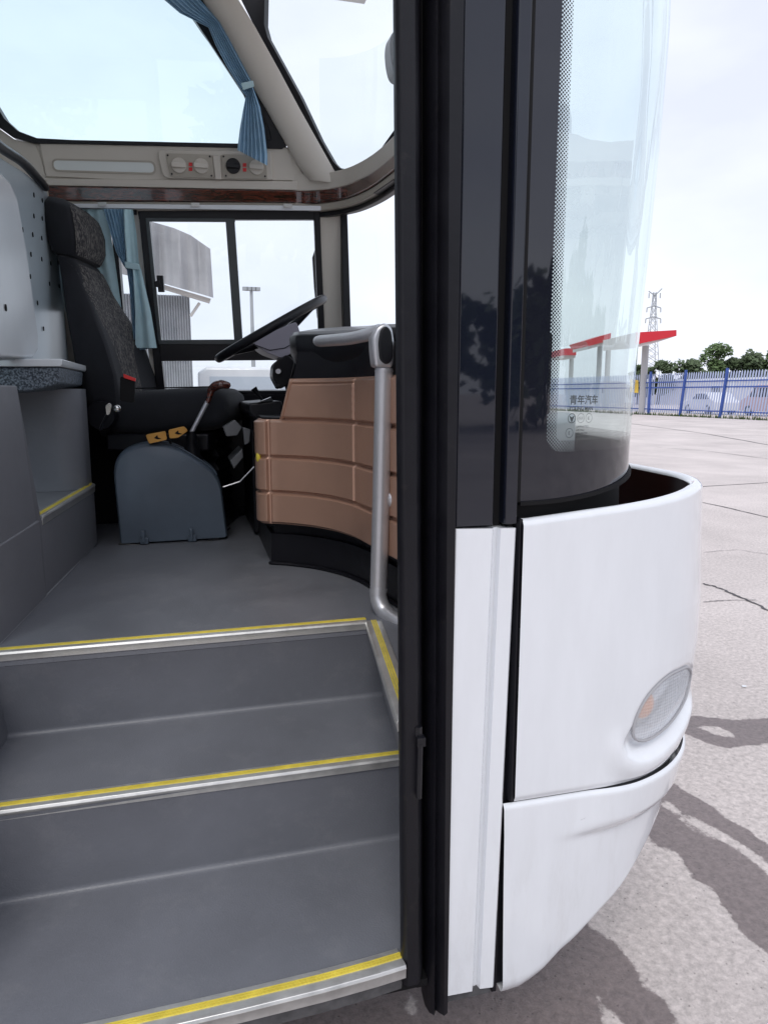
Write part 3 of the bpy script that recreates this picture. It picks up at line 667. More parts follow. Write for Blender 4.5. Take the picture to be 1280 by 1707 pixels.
# lower trims sweeping round the front corner
def cpath(z, dx=0.0):
    pts = [(.52, 3.385-.12*(z-2.3)), (.60, 3.362-.12*(z-2.3)), (.68, 3.31), (.745, 3.22), (.79, 3.08), (.815, 2.92), (.83, 2.70)]
    return smoothpath([Vector((x+dx, y+dx*.6, z)) for x, y in pts], 5)
def beam(z0, z1, th, off, mname, name, rise=0.0):
    A = cpath(z0, off); B = cpath(z1, off); A2 = cpath(z0, off+th); B2 = cpath(z1, off+th)
    n = len(A)
    def rz(i, v): return Vector((v.x, v.y, v.z+rise*ss(0, .5, i/n)))
    return obj(name, loft([[rz(i, A[i]), rz(i, B[i]), rz(i, B2[i]), rz(i, A2[i])] for i in range(n)]), M[mname], bus, bevel=.004, seg=2)
zb0 = WP(500, 338, .03).z; zw1 = WP(500, 317, .03).z; zt1 = WP(500, 300, .03).z; ztt = WP(520, 288, .03).z
beam(zb0, zw1, .02, -.030, 'wood', 'wood_trim')
beam(zw1+.001, ztt, .06, -.025, 'beige', 'front_header')
beam(zb0-.030, zb0-.001, .06, -.022, 'beige2', 'front_under_trim')
beam(zb0-.050, zb0-.031, .03, .0, 'black', 'windshield_top_band')
obj('sensor_recess', prism([Vector((.775, 3.0, zb0-.0325)), Vector((.80, 2.8, zb0-.0325)), Vector((.84, 2.8, zb0-.0325)), Vector((.80, 3.02, zb0-.0325))], (0, 0, .004)), M['black'], bus)
# lower driver window
lf = obj('driver_window_frame', join(
    wpoly([(230, 352), (534, 350), (534, 366), (232, 366)], .016),
    wpoly([(231, 352), (247, 352), (270, 600), (276, 660), (262, 660)], .017),
    wpoly([(523, 352), (533, 352), (546, 660), (535, 660)], .018),
    wpoly([(264, 572), (540, 571), (540, 600), (268, 602)], .0185),
    wpoly([(272, 652), (546, 651), (546, 662), (272, 662)], .019)), M['black'], bus, bevel=.003)
obj('sash', join(wpoly([(376, 366), (391, 366), (405, 572), (391, 572)], .022, .03),
    wpoly([(243, 363), (392, 364), (392, 370), (243, 369)], .021, .02), wpoly([(243, 364), (249, 364), (270, 574), (264, 574)], .0215, .02), wpoly([(264, 567), (404, 566), (404, 574), (264, 574)], .0222, .02)), mat('dark_sash', (.05, .06, .065), .3, vary=.2), lf, bevel=.002)
obj('window_latch', join(wpoly([(261, 459), (272, 459), (274, 487), (264, 487)], .045, .03), wpoly([(257, 470), (266, 466), (268, 480), (258, 478)], .05, .03)), M['black'], lf, bevel=.003)
obj('pane', wpoly([(240, 360), (392, 362), (406, 576), (262, 576)], -.004, .005), M['clear'], lf)
obj('pane', wpoly([(384, 360), (530, 358), (542, 576), (396, 576)], -.018, .005), M['clear'], lf)
obj('pane', wpoly([(264, 596), (545, 594), (548, 658), (270, 658)], -.010, .005), M['clear'], lf)
# rear quarter window behind the seat
rf = obj('rear_window_frame', join(wpoly([(186, 380), (194, 380), (206, 520), (198, 520)], .016), wpoly([(84, 348), (90, 348), (132, 606), (126, 606)], .016), wpoly([(88, 346), (228, 350), (228, 358), (88, 354)], .015)), M['black'], bus)
obj('pane', wpoly([(86, 350), (226, 350), (262, 655), (130, 655)], -.004, .005), M['clear'], rf)
# windshield post frame at far corner and lower front frame
pc = [(.70, 3.45), (.715, 3.39), (.742, 3.375), (.757, 3.40), (.76, 3.45)]
a_, b_ = PY(569, 350, 3.36), PY(582, 540, 3.38)
obj('front_corner_post', join(prism([PY(568, 346, 3.35), PY(579, 346, 3.35), PY(590, 700, 3.35), PY(578, 700, 3.35)], (0, .05, 0)), prism([PY(568, 344, 3.352), PY(600, 342, 3.20), PY(600, 349, 3.20), PY(568, 352, 3.352)], (.01, .04, 0))), M['black'], bus, bevel=.003)
obj('outer_mirror', prism([PY(x, y, 3.9) for x, y in rpoly([(700, 44), (654, 50), (650, 72), (652, 100), (658, 124), (700, 140)], 10, 4)], (0, .12, 0)), M['black'], bus, bevel=.02)
obj('mirror_arm', tube([PY(529, 412, 3.75), PY(523, 430, 3.75), PY(526, 480, 3.75), PY(531, 530, 3.75)], .008, 8), M['black'], bus)
# roof, rear, light-blocking right side shell behind the door, far body
roof = obj('roof', join(box(-2.6, .85, 1.17, 3.45, 3.15, 3.2)), M['ceil'], bus)
obj('rear_wall', box(-2.64, -2.6, 1.17, 3.62, .3, 3.2), M['beige2'], bus)
obj('side_body_light_block', join(box(-2.6, -.62, 1.15, 1.20, .28, 1.45), box(-2.6, -.62, 1.15, 1.20, 2.9, 3.2), box(-.70, -.62, 1.148, 1.22, .28, 3.2)), M['white'], bus)  # out of view, added to keep light out of the cabin
obj('side_pane', box(-2.6, -.70, 1.165, 1.17, 1.45, 2.9), M['glass'], bus)
# wheels of the coach
for x in (-1.9,):
    for y in (1.30, 3.45):
        w_ = obj('wheel', tube([(x, y-.13, .5), (x, y+.13, .5)], .5, 32), M['rubber'], bus, smooth=True)
        obj('wheel_rim', tube([(x, y-.135, .5), (x, y+.135, .5)], .28, 24), M['silver'], w_, smooth=True)

# --- instrument pod
PP = smoothpath([(.236, 2.50, 0), (.232, 2.43, 0), (.250, 2.400, 0), (.30, 2.372, 0), (.376, 2.304, 0), (.430, 2.225, 0), (.462, 2.150, 0), (.485, 2.06, 0), (.497, 1.95, 0), (.515, 1.80, 0), (.545, 1.60, 0), (.57, 1.44, 0)], 8)
cum = [0]
for i in range(1, len(PP)): cum.append(cum[-1]+(PP[i]-PP[i-1]).length)
TOT = cum[-1]
def plan(s, off=0.0):
    x = ip(s, cum, [p.x for p in PP]); y = ip(s, cum, [p.y for p in PP])
    e = .01; a = Vector((ip(s-e, cum, [p.x for p in PP]), ip(s-e, cum, [p.y for p in PP]))); b = Vector((ip(s+e, cum, [p.x for p in PP]), ip(s+e, cum, [p.y for p in PP])))
    t = (b-a).normalized() if (b-a).length > 1e-6 else Vector((1, 0)); n = Vector((t.y, -t.x))
    return x+n.x*off, y+n.y*off
def s_at(px):      # where the camera ray of a pixel column meets the plan curve
    d = ray(px, 780); best = (9, 0)
    for k in range(400):
        s = TOT*k/399; x, y = plan(s); v = abs(x*d.y-y*d.x)
        if v < best[0]: best = (v, s)
    return best[1]
def zat(py, y=2.40): return PY(437, py, y).z
s1, s2 = s_at(449.5), s_at(596)
rows = [zat(873), zat(820), zat(761.5), zat(699), 1.476]
def edge_h(d, w=.010): return ss(0, w, d)
def pod_h(s, z):
    rr = rows
    if z < rr[3]:
        dz = min(abs(z-r) for r in rr[:4]); ds = min(abs(s-s1), abs(s-s2) if z > rr[1] else 9)
        if s > s2 and z < rr[1]: pass
        return .013*edge_h(min(dz, ds, abs(s-.004)+.0)-.0015, .008)
    sl = s_slant(z)
    dz = min(abs(z-rr[3]), abs(z-rr[4])); ds = min(s-sl, abs(s-s2))
    h = .013*edge_h(min(dz, ds)-.0015, .008)
    if sl+.016 < s: h += 0
    g = abs(s-sl-.018)          # border groove inside the top pad
    if s < s2: h -= .005*(1-ss(0, .004, min(g, abs(z-(rr[4]-.016)) if s > sl+.018 else 9)))
    return h
sa, sb = s_at(468), s_at(486)
def s_slant(z): return sa+(sb-sa)*(z-rows[3])/(rows[4]-rows[3])
def pod_fn(u, v):
    z = rows[0]+(rows[3]-rows[0])*v; s = TOT*u; x, y = plan(s, pod_h(s, z)); return Vector((x, y, z))
g1 = grid(pod_fn, 260, 110)
def pod_fn2(u, v):
    z = rows[3]+(rows[4]-rows[3])*v; sl = s_slant(z); s = sl+(TOT-sl)*u; x, y = plan(s, pod_h(s, z)); return Vector((x, y, z))
g2 = grid(pod_fn2, 220, 50)
g3 = grid(lambda u, v: Vector((*plan(TOT*u, -.02*v), rows[0]-.0)), 80, 1)
g4 = grid(lambda u, v: Vector((*plan(TOT*u, -.03*v), rows[3]+.0)), 80, 1)
pod = obj('instrument_pod', join(g1, g2, g3, g4), M['bronze'], bus, smooth=True)
def core(z, s0, off, bx, by, top=None):
    pts = []
    for k in range(26):
        s = s0+(TOT-s0)*k/25; x, y = plan(s, off); pts.append(Vector((x, y, z)))
    pts += [Vector((.80, 1.5, z)), Vector((.88, 2.0, z)), Vector((.86, by, z)), Vector((bx, by, z))]
    return pts
obj('pod_core', loft([core(rows[0]-.01, 0.02, -.012, .26, 3.0), core(rows[3]+.006, .02, -.012, .26, 3.0)]), M['black'], pod, smooth=True)
obj('pod_core', loft([core(rows[3]+.004, sa, -.012, .36, 2.8), core(rows[4], sb, -.012, .40, 2.75), core(1.50, s_at(492), -.010, .41, 2.75), core(1.56, s_at(499), -.006, .42, 2.75)]), M['black'], pod, smooth=True)
sk = [s_at(447)-.01]
obj('pod_plinth', loft([core(.852, s_at(443)-.02, -.030, .27, 3.0), core(rows[0]-.04, s_at(443)-.02, -.030, .27, 3.0), core(rows[0]-.038, s_at(443)-.02, -.045, .27, 3.0), core(rows[0], s_at(443)-.02, -.045, .27, 3.0)]), M['gloss'] if False else M['black'], pod, smooth=True)
pth = [Vector((*plan(s_at(441)-.02+(TOT-s_at(441))*k/40, -.024), .856)) for k in range(40)]
obj('plinth_bead', tube(pth, .006, 8), M['rubber'], pod, smooth=True)
p = PY(431, 762, 2.42); obj('yellow_knob', ball(tuple(p), .017, .5, 1, 1.2), M['yellow'], pod, smooth=True)
# hood on top of the pod
def hoods(z, grow, xr):
    o = []
    for x, y in ((.352, 2.36), (.40, 2.27), (.46, 2.13), (.50, 1.99), (.515, 1.90), (.60, 1.86), (.78, 1.95), (.86, 2.2), (.86, 2.55), (.78, 2.80), (.60, 2.86), (.45, 2.78), (.37, 2.60), (.345, 2.45)):
        c = Vector((.6, 2.35)); d = Vector((x, y))-c; o.append(c+d*grow)
    q = smoothpath([Vector((a.x, a.y, 0)) for a in o]+[Vector((o[0].x, o[0].y, 0))], 4)[:-1]
    return [Vector((a.x, a.y, z+.05*max(0, a.y-2.1)*(1 if z > 1.57 else 0))) for a in q]
obj('pod_hood', loft([hoods(1.50, .86, 0), hoods(1.535, .94, 0), hoods(1.565, .99, 0), hoods(1.590, 1.0, 0), hoods(1.600, .99, 0), hoods(1.604, .96, 0)]), M['black'], pod, smooth=True)
obj('hood_pad', loft([hoods(1.602, .965, 0), hoods(1.612, .95, 0), hoods(1.622, .72, 0), hoods(1.630, .40, 0)]), mat('hood_top', (.26, .27, .29), .32), pod, smooth=True)
obj('dashboard', join(prism([(.60, 1.20, 1.385), (.90, 1.55, 1.385), (.925, 2.2, 1.385), (.925, 2.9, 1.385), (.82, 3.3, 1.385), (.66, 3.40, 1.385), (.60, 2.8, 1.385), (.56, 1.22, 1.385)], (0, 0, -.265)), prism([(.66, 3.40, 1.12), (.93, 2.9, 1.12), (.93, 1.6, 1.12), (.58, 1.25, 1.12), (.58, 3.4, 1.12)], (0, 0, -.27))), mat('dash_grey', (.36, .37, .39), .5), bus, bevel=.02, seg=3)
obj('side_console', join(prism([PY(x, y, 2.75) for x, y in ((415, 672), (470, 668), (476, 720), (428, 722), (428, 700), (415, 690))], (0, .7, 0)), box(.25, .62, 2.95, 3.4, .86, 1.36)), M['black'], bus, bevel=.008)
obj('paper_slip', prism([PY(430, 671, 2.74), PY(452, 662, 2.74), PY(456, 668, 2.80), PY(436, 674, 2.80)], (0, .02, .001)), M['shell'], bus)
st = [PY(445, 676, 3.0), PY(432, 660, 3.0), PY(423, 647, 3.0)]
obj('column_stalk', tube(st, [.006, .006, .014], 10), M['black'], bus, smooth=True)
kb = PY(459, 618, 2.9)
obj('ignition_switch', join(prism([PY(x, y, 2.9) for x, y in rpoly([(456, 608), (478, 590), (492, 602), (482, 640), (466, 650), (454, 628)], 6, 3)], (0, .10, 0)), tube([PY(464, 619, 2.9), PY(464, 619, 2.88)], .014, 12), tube([PY(461, 648, 2.9), PY(464, 640, 2.9)], .008, 8)), M['black'], bus, bevel=.004)
obj('ignition_ring', tube([PY(464, 619, 2.882), PY(464, 619, 2.872)], .010, 14), M['silver'], bus, smooth=True)

# --- handrail
YP = 1.80
hp = [PY(640, 614, YP), PY(638, 700, YP), PY(635, 840, YP), PY(631, 980, YP)]
hr = obj('handrail', tube(hp, .0228, 24), M['silver'], bus, smooth=True, origin=hp[-1])
eb = smoothpath([PY(631, 978, YP), PY(631.5, 1000, 1.793), PY(642, 1022, 1.77), PY(662, 1038, 1.72), PY(690, 1052, 1.66)], 6)
obj('rail_elbow', tube(eb, .0228, 20), M['silver'], hr, smooth=True)
for a_, b_ in (((631, 982), (631, 986)), ((640, 617), (640, 620))): obj('rail_collar', tube([PY(*a_, YP), PY(*b_, YP)], .0240, 24), M['silver'], hr, smooth=True)
obj('rail_branch', join(tube([PY(640, 834, YP), PY(655, 832, 1.8), PY(690, 834, 1.78)], .0185, 16), ball(tuple(PY(656, 832, 1.8)), .026, 1, 1, 1)), M['silver'], hr, smooth=True)
lo_ = [(625, 612), (622, 585), (621, 562), (628, 545), (642, 537), (654, 545), (658, 570), (657, 600), (654, 614)]
hd2 = obj('rail_head', prism([PY(x, y, 1.775) for x, y in rpoly(lo_, 6, 3)], (0, .05, 0)), M['silver'], hr, bevel=.008, seg=3)
obj('grip_insert', prism([PY(x, y, 1.770) for x, y in rpoly([(633, 600), (631, 570), (635, 548), (645, 542), (653, 552), (656, 580), (655, 600), (645, 609)], 7, 3)], (0, .03, 0)), M['black'], hd2, bevel=.006, seg=3)
am = smoothpath([PY(634, 551, 1.80), PY(612, 558, 1.84), PY(585, 564, 1.92), PY(555, 567, 2.03), PY(527, 569, 2.15)], 6)
obj('rail_arm', tube(am, [.017]*8+[.0165]*(len(am)-10)+[.015, .010], 16), M['silver'], hr, smooth=True)

# --- steering wheel
sc_c = PY(452, 548, 3.05); ax1 = (PY(537, 500, 3.05)-PY(366, 597, 3.05)).normalized(); ax2 = Vector((0, 1, 0)); nrm = ax1.cross(ax2).normalized()
ax2 = nrm.cross(ax1).normalized()
tiltv = Vector((0, 1, 0))
rW = (PY(537, 500, 3.05)-PY(366, 597, 3.05)).length/2
rim = [sc_c+(ax1*cos(2*pi*k/64)+ax2*sin(2*pi*k/64))*rW for k in range(64)]
sw = obj('steering_wheel', tube(rim, .018, 14, closed=True), M['black'], bus, smooth=True)
hub = sc_c-nrm*.03 if nrm.z > 0 else sc_c+nrm*.03
dn = -nrm if nrm.z > 0 else nrm
for a in (radians(35), radians(145), radians(215), radians(325)):
    e = sc_c+(ax1*cos(a)+ax2*sin(a))*rW*.97
    obj('spoke', tube([e, e.lerp(hub, .45)+dn*.012, hub.lerp(e, .12)+dn*.02], [.011, .014, .022], 10), M['black'], sw, smooth=True)
def hubsec(r, d): return [hub+dn*d+(ax1*cos(2*pi*k/24)*1.1+ax2*sin(2*pi*k/24))*r for k in range(24)]
obj('hub', loft([hubsec(.04, -.03), hubsec(.055, -.02), hubsec(.058, .01), hubsec(.05, .02)]), M['black'], sw, smooth=True)
shp = [(422, 572), (440, 560), (470, 546), (494, 536), (500, 552), (500, 572), (488, 588), (470, 597), (445, 588)]
cs = obj('column_shroud', prism([PY(x, y, 2.93) for x, y in rpoly(shp, 5, 3)], (0, .20, 0)), M['lav'], bus, bevel=.02, seg=4)
obj('shroud_seam', tube([PY(x, y, 2.928) for x, y in ((423, 574), (450, 584), (475, 580), (500, 566))], .0018, 6), M['black'], cs)
obj('steering_column', tube([PY(480, 580, 3.06), PY(500, 660, 3.06), PY(520, 760, 3.06)], [.06, .05, .045], 16), M['black'], bus, smooth=True)

# --- driver seat
PHI = radians(-15); SO = Vector((-.068, 3.27, 0))
def SL(lx, ly, z): return Vector((SO.x+lx*cos(PHI)-ly*sin(PHI), SO.y+lx*sin(PHI)+ly*cos(PHI), z))
def bsec(x, z, w, t, bol=0.0, tilt=.22, n=28):
    """horizontal-ish cross-section of the backrest: centre x,z, half width w, half thickness t, bolster depth"""
    o = []
    for k in range(n):
        a = 2*pi*k/n; cx = cos(a); cy = sin(a); e = .42
        px_ = t*abs(cx)**e*(1 if cx > 0 else -1); py_ = w*abs(cy)**.55*(1 if cy > 0 else -1)
        if cx > 0: px_ += bol*(abs(py_)/w)**2.5
        o.append(SL(x+px_, py_, z-px_*tilt))
    return o
bk = [( -.205, 1.25, .17, .045, 0), (-.20, 1.33, .235, .060, .02), (-.212, 1.42, .262, .068, .045), (-.230, 1.52, .270, .070, .06), (-.253, 1.64, .258, .068, .05), (-.282, 1.76, .228, .062, .028), (-.312, 1.86, .180, .052, .008), (-.332, 1.93, .150, .050, 0), (-.345, 1.965, .140, .044, 0), (-.348, 1.98, .115, .028, 0)]
seat = obj('driver_seat', loft([bsec(*b) for b in bk]), M['fabric'], bus, smooth=True, origin=(-.05, 3.1, .86))
seat_back = seat
def front_patch(rowsz, hw, lift=.006, nu=10):
    """patterned insert lying on the front of the backrest; hw(z) = half width"""
    V = []; zs = rowsz
    X = [b[0] for b in bk]; Z = [b[1] for b in bk]; Wd = [b[2] for b in bk]; T = [b[3] for b in bk]; B = [b[4] for b in bk]
    for z in zs:
        x = ip(z, Z, X); w = ip(z, Z, Wd); t = ip(z, Z, T); bo = ip(z, Z, B)
        for k in range(nu+1):
            y = hw(z)*(2*k/nu-1); r = min(.999, abs(y)/w); fr = t*(1-r**(1/.55*2))**(.21) if r < .999 else 0
            px_ = fr+bo*r**2.5+lift*(1-abs(2*k/nu-1)**6); V.append(SL(x+px_, y, z-px_*.22))
    f = [(j*(nu+1)+i, j*(nu+1)+i+1, (j+1)*(nu+1)+i+1, (j+1)*(nu+1)+i) for j in range(len(zs)-1) for i in range(nu)]
    return V, f
zz = [1.44+.51*k/24 for k in range(25)]
obj('patterned_insert', front_patch(zz, lambda z: ip(z, [1.44, 1.62, 1.72, 1.80, 1.94], [.105, .11, .19, .185, .145])), M['pattern'], seat, smooth=True)
hrs = [(-.352, 1.965, .10, .035), (-.352, 1.98, .140, .058), (-.348, 2.03, .165, .072), (-.350, 2.10, .170, .074), (-.358, 2.16, .158, .066), (-.368, 2.192, .130, .046), (-.372, 2.202, .08, .02)]
hrest = obj('headrest', loft([bsec(*b) for b in hrs]), M['fabric'], seat, smooth=True)
def hr_patch():
    V = []; nu = 10
    Z = [b[1] for b in hrs]
    zs = [1.985+.195*k/12 for k in range(13)]
    for z in zs:
        x = ip(z, Z, [b[0] for b in hrs]); w = ip(z, Z, [b[2] for b in hrs]); t = ip(z, Z, [b[3] for b in hrs])
        for k in range(nu+1):
            y = w*.93*(2*k/nu-1); r = abs(y)/w; fr = t*(1-r**3.6)**.21+.005; V.append(SL(x+fr, y, z-fr*.22))
    return V, [(j*(nu+1)+i, j*(nu+1)+i+1, (j+1)*(nu+1)+i+1, (j+1)*(nu+1)+i) for j in range(12) for i in range(nu)]
obj('patterned_insert', hr_patch(), M['pattern'], hrest, smooth=True)
def csec(lx, hw, z0, z1, n=28):
    o = []
    for k in range(n):
        a = 2*pi*k/n; c_ = cos(a); s_ = sin(a)
        o.append(SL(lx, hw*abs(c_)**.45*(1 if c_ > 0 else -1), (z0+z1)/2+(z1-z0)/2*abs(s_)**.5*(1 if s_ > 0 else -1)))
    return o
cush = obj('cushion', loft([csec(-.20, .18, 1.29, 1.40), csec(-.17, .235, 1.26, 1.43), csec(-.05, .25, 1.25, 1.443), csec(.10, .25, 1.26, 1.452), csec(.20, .248, 1.275, 1.458), csec(.26, .240, 1.29, 1.450), csec(.285, .22, 1.31, 1.43), csec(.295, .17, 1.34, 1.40)]), M['fabric'], seat, smooth=True)
obj('seam_piping', join(tube([SL(-.15+.4*k/12, -.213, 1.447+.009*k/12) for k in range(13)], .003, 6)), M['matte'], cush)
bel = []
for k in range(13):
    z = .90+.36*k/12; e = .16+.02*(k % 2); bel.append([SL(.05+e*a, .04+e*b*.8, z) for a, b in ((1, -1), (1, 1), (-1, 1), (-1, -1))])
obj('suspension_bellows', loft(bel), M['rubber'], seat)
obj('seat_plinth', prism([SL(-.2, -.12, .853), SL(.24, -.12, .853), SL(.24, .2, .853), SL(-.2, .2, .853)], (0, 0, .05)), M['black'], seat, bevel=.008)
obj('seat_base', prism([SL(-.19, -.235, 1.20), SL(.22, -.235, 1.20), SL(.22, .235, 1.20), SL(-.19, .235, 1.20)], (0, 0, .07)), M['black'], seat, bevel=.008)
c = SL(-.19, -.25, 1.345)
obj('recliner_cover', tube([c, SL(-.19, -.28, 1.345)], [.062, .055], 24), M['black'], seat, smooth=True)
c = PY(196, 681, 2.74); obj('recliner_bolt', ball(tuple(c), .013, 1, .7, 1), M['chrome'], seat, smooth=True)
obj('belt_anchor', prism([PY(x, y, 2.75) for x, y in rpoly([(176, 676), (183, 671), (187, 676), (184, 690), (178, 693)], 3, 3)], (0, .005, 0)), M['chrome'], seat, bevel=.001)
obj('belt_strap', tube([PY(180, 690, 2.76), PY(172, 706, 2.78), PY(168, 716, 2.80)], .006, 6), M['rubber'], seat)
bb = obj('belt_buckle', prism([PY(x, y, 2.70) for x, y in rpoly([(201, 627), (226, 633), (224, 672), (200, 668)], 4, 3)], (0, .03, 0)), M['matte'], seat, bevel=.004)
obj('buckle_button', prism([PY(x, y, 2.695) for x, y in ((206, 623), (227, 631), (226, 636), (207, 630))], (0, .02, 0)), M['red'], bb, bevel=.001)
# lever bracket + creases beneath the seat front
obj('adjuster_lever', join(tube([PY(372, 812, 2.8), PY(400, 803, 2.8), PY(424, 778, 2.8)], .003, 6)), M['silver'], seat)
obj('seat_side_box', join(prism([PY(x, y, 2.86) for x, y in ((372, 712), (392, 700), (404, 712), (396, 726), (378, 728))], (0, .06, 0)), prism([PY(x, y, 2.9) for x, y in ((384, 768), (404, 748), (406, 762), (390, 782))], (0, .2, 0)), prism([PY(x, y, 2.84) for x, y in ((405, 712), (418, 716), (416, 738), (408, 742))], (0, .03, 0))), M['hood'], seat, bevel=.003)

# --- gear lever housing
hq = rpoly([PY(200, 906, 2.9).xz, PY(186, 760, 2.9).xz, PY(238, 736, 2.9).xz, PY(292, 742, 2.9).xz, PY(368, 790, 2.9).xz, PY(381, 895, 2.9).xz], [.004, .09, .05, .06, .07, .01], 7)
def hsec(y, sc):
    cx, cz = -.07, .862
    return [Vector((cx+(x-cx)*sc, y, cz+(z-cz)*(sc if z > .9 else sc))) for x, z in hq]
gh = obj('gear_housing', loft([hsec(2.895, .955), hsec(2.900, .975), hsec(2.912, .992), hsec(2.93, 1.0), hsec(3.01, 1.0), hsec(3.03, .97)]), M['grey_cover'], bus, smooth=True)
obj('housing_bead', tube([PY(198, 907, 2.9), PY(250, 909, 2.89), PY(330, 905, 2.885), PY(366, 898, 2.90), PY(383, 880, 3.0)], .003, 6), M['rubber'], gh)
for x, y in ((241, 902), (321, 898)):
    p = PZ(x, y+4, .856); obj('housing_clip', join(box(p.x-.016, p.x+.016, 2.878, 2.906, .853, .878), box(p.x-.010, p.x+.004, 2.874, 2.90, .860, .905)), M['grey_cover'], gh, bevel=.003)
# dark gate plate on the slope
gp = [PY(x, y, 2.93) for x, y in ((258, 741), (290, 745), (330, 768), (362, 800), (352, 806), (318, 782), (280, 756))]
def top_z(x):
    zs_ = [hq[k][1]+(hq[(k+1) % len(hq)][1]-hq[k][1])*(x-hq[k][0])/(hq[(k+1) % len(hq)][0]-hq[k][0]) for k in range(len(hq)) if (hq[k][0]-x)*(hq[(k+1) % len(hq)][0]-x) <= 0 and abs(hq[k][0]-hq[(k+1) % len(hq)][0]) > 1e-6]
    return max(zs_)
xg = [-.115+.225*k/14 for k in range(15)]
gate = [[Vector((x, 2.922, top_z(x)-.010)), Vector((x, 2.922, top_z(x)+.002)), Vector((x, 3.005, top_z(x)+.003)), Vector((x, 3.005, top_z(x)-.010))] for x in xg]
obj('gate_plate', loft(gate), M['black'], gh, bevel=.001)
obj('gate_rim', join(tube([g_[1]+Vector((0, 0, .001)) for g_ in gate], .0028, 6), tube([g_[2]+Vector((0, 0, .001)) for g_ in gate], .0028, 6)), M['grey_cover'], gh, smooth=True)
gl = PY(322, 712, 2.92)
boot = [[Vector((c_.x+r*cos(2*pi*k/20), c_.y+r*sin(2*pi*k/20), c_.z)) for k in range(20)] for c_, r in ((PY(324, 772, 2.96), .034), (PY(323, 764, 2.96), .038), (PY(322, 757, 2.95), .028), (PY(321, 748, 2.95), .031), (PY(320, 738, 2.94), .021), (PY(320, 729, 2.93), .023), (PY(320, 719, 2.92), .012))]
obj('lever_boot', loft(boot), M['rubber'], gh, smooth=True)
lv = obj('gear_lever', tube([PY(320, 720, 2.92), PY(349, 664, 2.92)], .0085, 12), M['silver'], bus, smooth=True)
kn = smoothpath([PY(346, 672, 2.92), PY(350, 660, 2.92), PY(354, 648, 2.92), PY(366, 641, 2.90), PY(378, 642, 2.90), PY(384, 645, 2.90)], 4)
obj('wooden_knob', tube(kn, [.009, .0095, .010, .0105, .011, .012, .0135, .015, .016, .017, .018, .018, .0175, .017, .0165, .016, .015, .014, .012, .009, .005], 14), M['wood'], lv, smooth=True)
for pts in (((243, 725), (276, 719), (279, 733), (249, 740)), ((281, 717), (307, 711), (314, 718), (297, 730), (283, 731))):
    lb = obj('hand_valve', prism([PY(x, y, 2.88) for x, y in rpoly(pts, 3, 3)], (0, .035, 0)), M['orange'], bus, bevel=.005, seg=3)
    cx = sum(p[0] for p in pts)/len(pts); cy = sum(p[1] for p in pts)/len(pts)
    obj('lever_mark', prism([PY(cx-5, cy+1, 2.8785), PY(cx+1, cy-4, 2.8785), PY(cx+2, cy, 2.8785), PY(cx+8, cy+2, 2.8785), PY(cx+1, cy+3, 2.8785)], (0, .002, 0)), M['matte'], lb)
obj('valve_stalk', join(tube([PY(278, 727, 2.9), PY(281, 724, 2.9)], .008, 8), tube(smoothpath([PY(283, 732, 2.92), PY(290, 752, 2.93), PY(308, 762, 2.94), PY(319, 778, 2.93)]), .005, 6)), M['black'], bus)
obj('floor_pedal', join(prism([PZ(x, y, .86) for x, y in ((398, 856), (408, 838), (414, 840), (408, 858))], (0, 0, .006)), prism([PZ(x, y, .856) for x, y in ((380, 862), (408, 858), (410, 850), (386, 848))], (0, 0, .03))), M['rubber'], bus)

# --- curtains (hang from the window rails)
def curtain(name, rowsL, off, npl, amp, m, label, parent=None, mat2=None):
    """rowsL: list of (xl, xr, y) in the photo traced on the wall plane"""
    xs = [i/(len(rowsL)-1) for i in range(len(rowsL))]
    def fn(u, v, o):
        xl = ip(v, xs, [r[0] for r in rowsL]); xr = ip(v, xs, [r[1] for r in rowsL]); y0 = ip(v, xs, [r[2] for r in rowsL]); y1 = ip(v, xs, [r[3] for r in rowsL])
        wd = abs(xr-xl)/60.0
        ph = u*npl*2*pi+.6*sin(v*5)+.35*sin(9*u+3*v)
        return WP(xl+(xr-xl)*u, y0+(y1-y0)*u, off+amp*(.6+.5*wd)*sin(ph)+.006*sin(3*v+7*u)+o)
    return fn
f1 = curtain('c', [(172, 218, 348, 349), (182, 222, 380, 381), (194, 226, 420, 420), (206, 229, 442, 440), (212, 233, 450, 446), (216, 240, 480, 478), (219, 247, 520, 516), (222, 255, 560, 556), (224, 258, 585, 580)], .060, 8, .010, None, '')
c1 = obj('curtain', sheet(f1, 90, 40, .0015), M['curtain'], None, smooth=True); tag(c1, 'blue pleated curtain tied back beside the driver window, behind the seat headrest', 'curtain', 'blue curtains on the driver side')
obj('curtain_tie', wpoly([(208, 436), (232, 440), (233, 450), (209, 447)], .086, .006), M['curtain2'], c1, bevel=.002)
f1b = curtain('c', [(206, 222, 349, 349), (208, 228, 390, 390), (212, 232, 440, 438), (222, 236, 450, 450), (226, 252, 520, 520), (226, 262, 580, 580)], .076, 2, .004, None, '')
obj('curtain_edge', sheet(f1b, 20, 30, .0015), M['curtain2'], c1, smooth=True)
f2 = curtain('c', [(90, 178, 348, 349), (96, 190, 420, 420), (110, 204, 520, 520)], -.03+.06, 5, .004, None, '')
c2 = obj('curtain', sheet(f2, 50, 10, .0015), M['curtain2'], None, smooth=True); tag(c2, 'pale sheer curtain across the small window directly behind the headrest', 'curtain', 'blue curtains on the driver side')
f3 = curtain('c', [(258, 306, -14, -30), (300, 340, 22, 6), (348, 366, 46, 36), (360, 382, 76, 64), (378, 400, 110, 98), (400, 420, 146, 136), (410, 424, 160, 150), (405, 434, 185, 178), (400, 441, 215, 214), (397, 446, 240, 258), (396, 446, 250, 276)], .115, 7, .009, None, '')
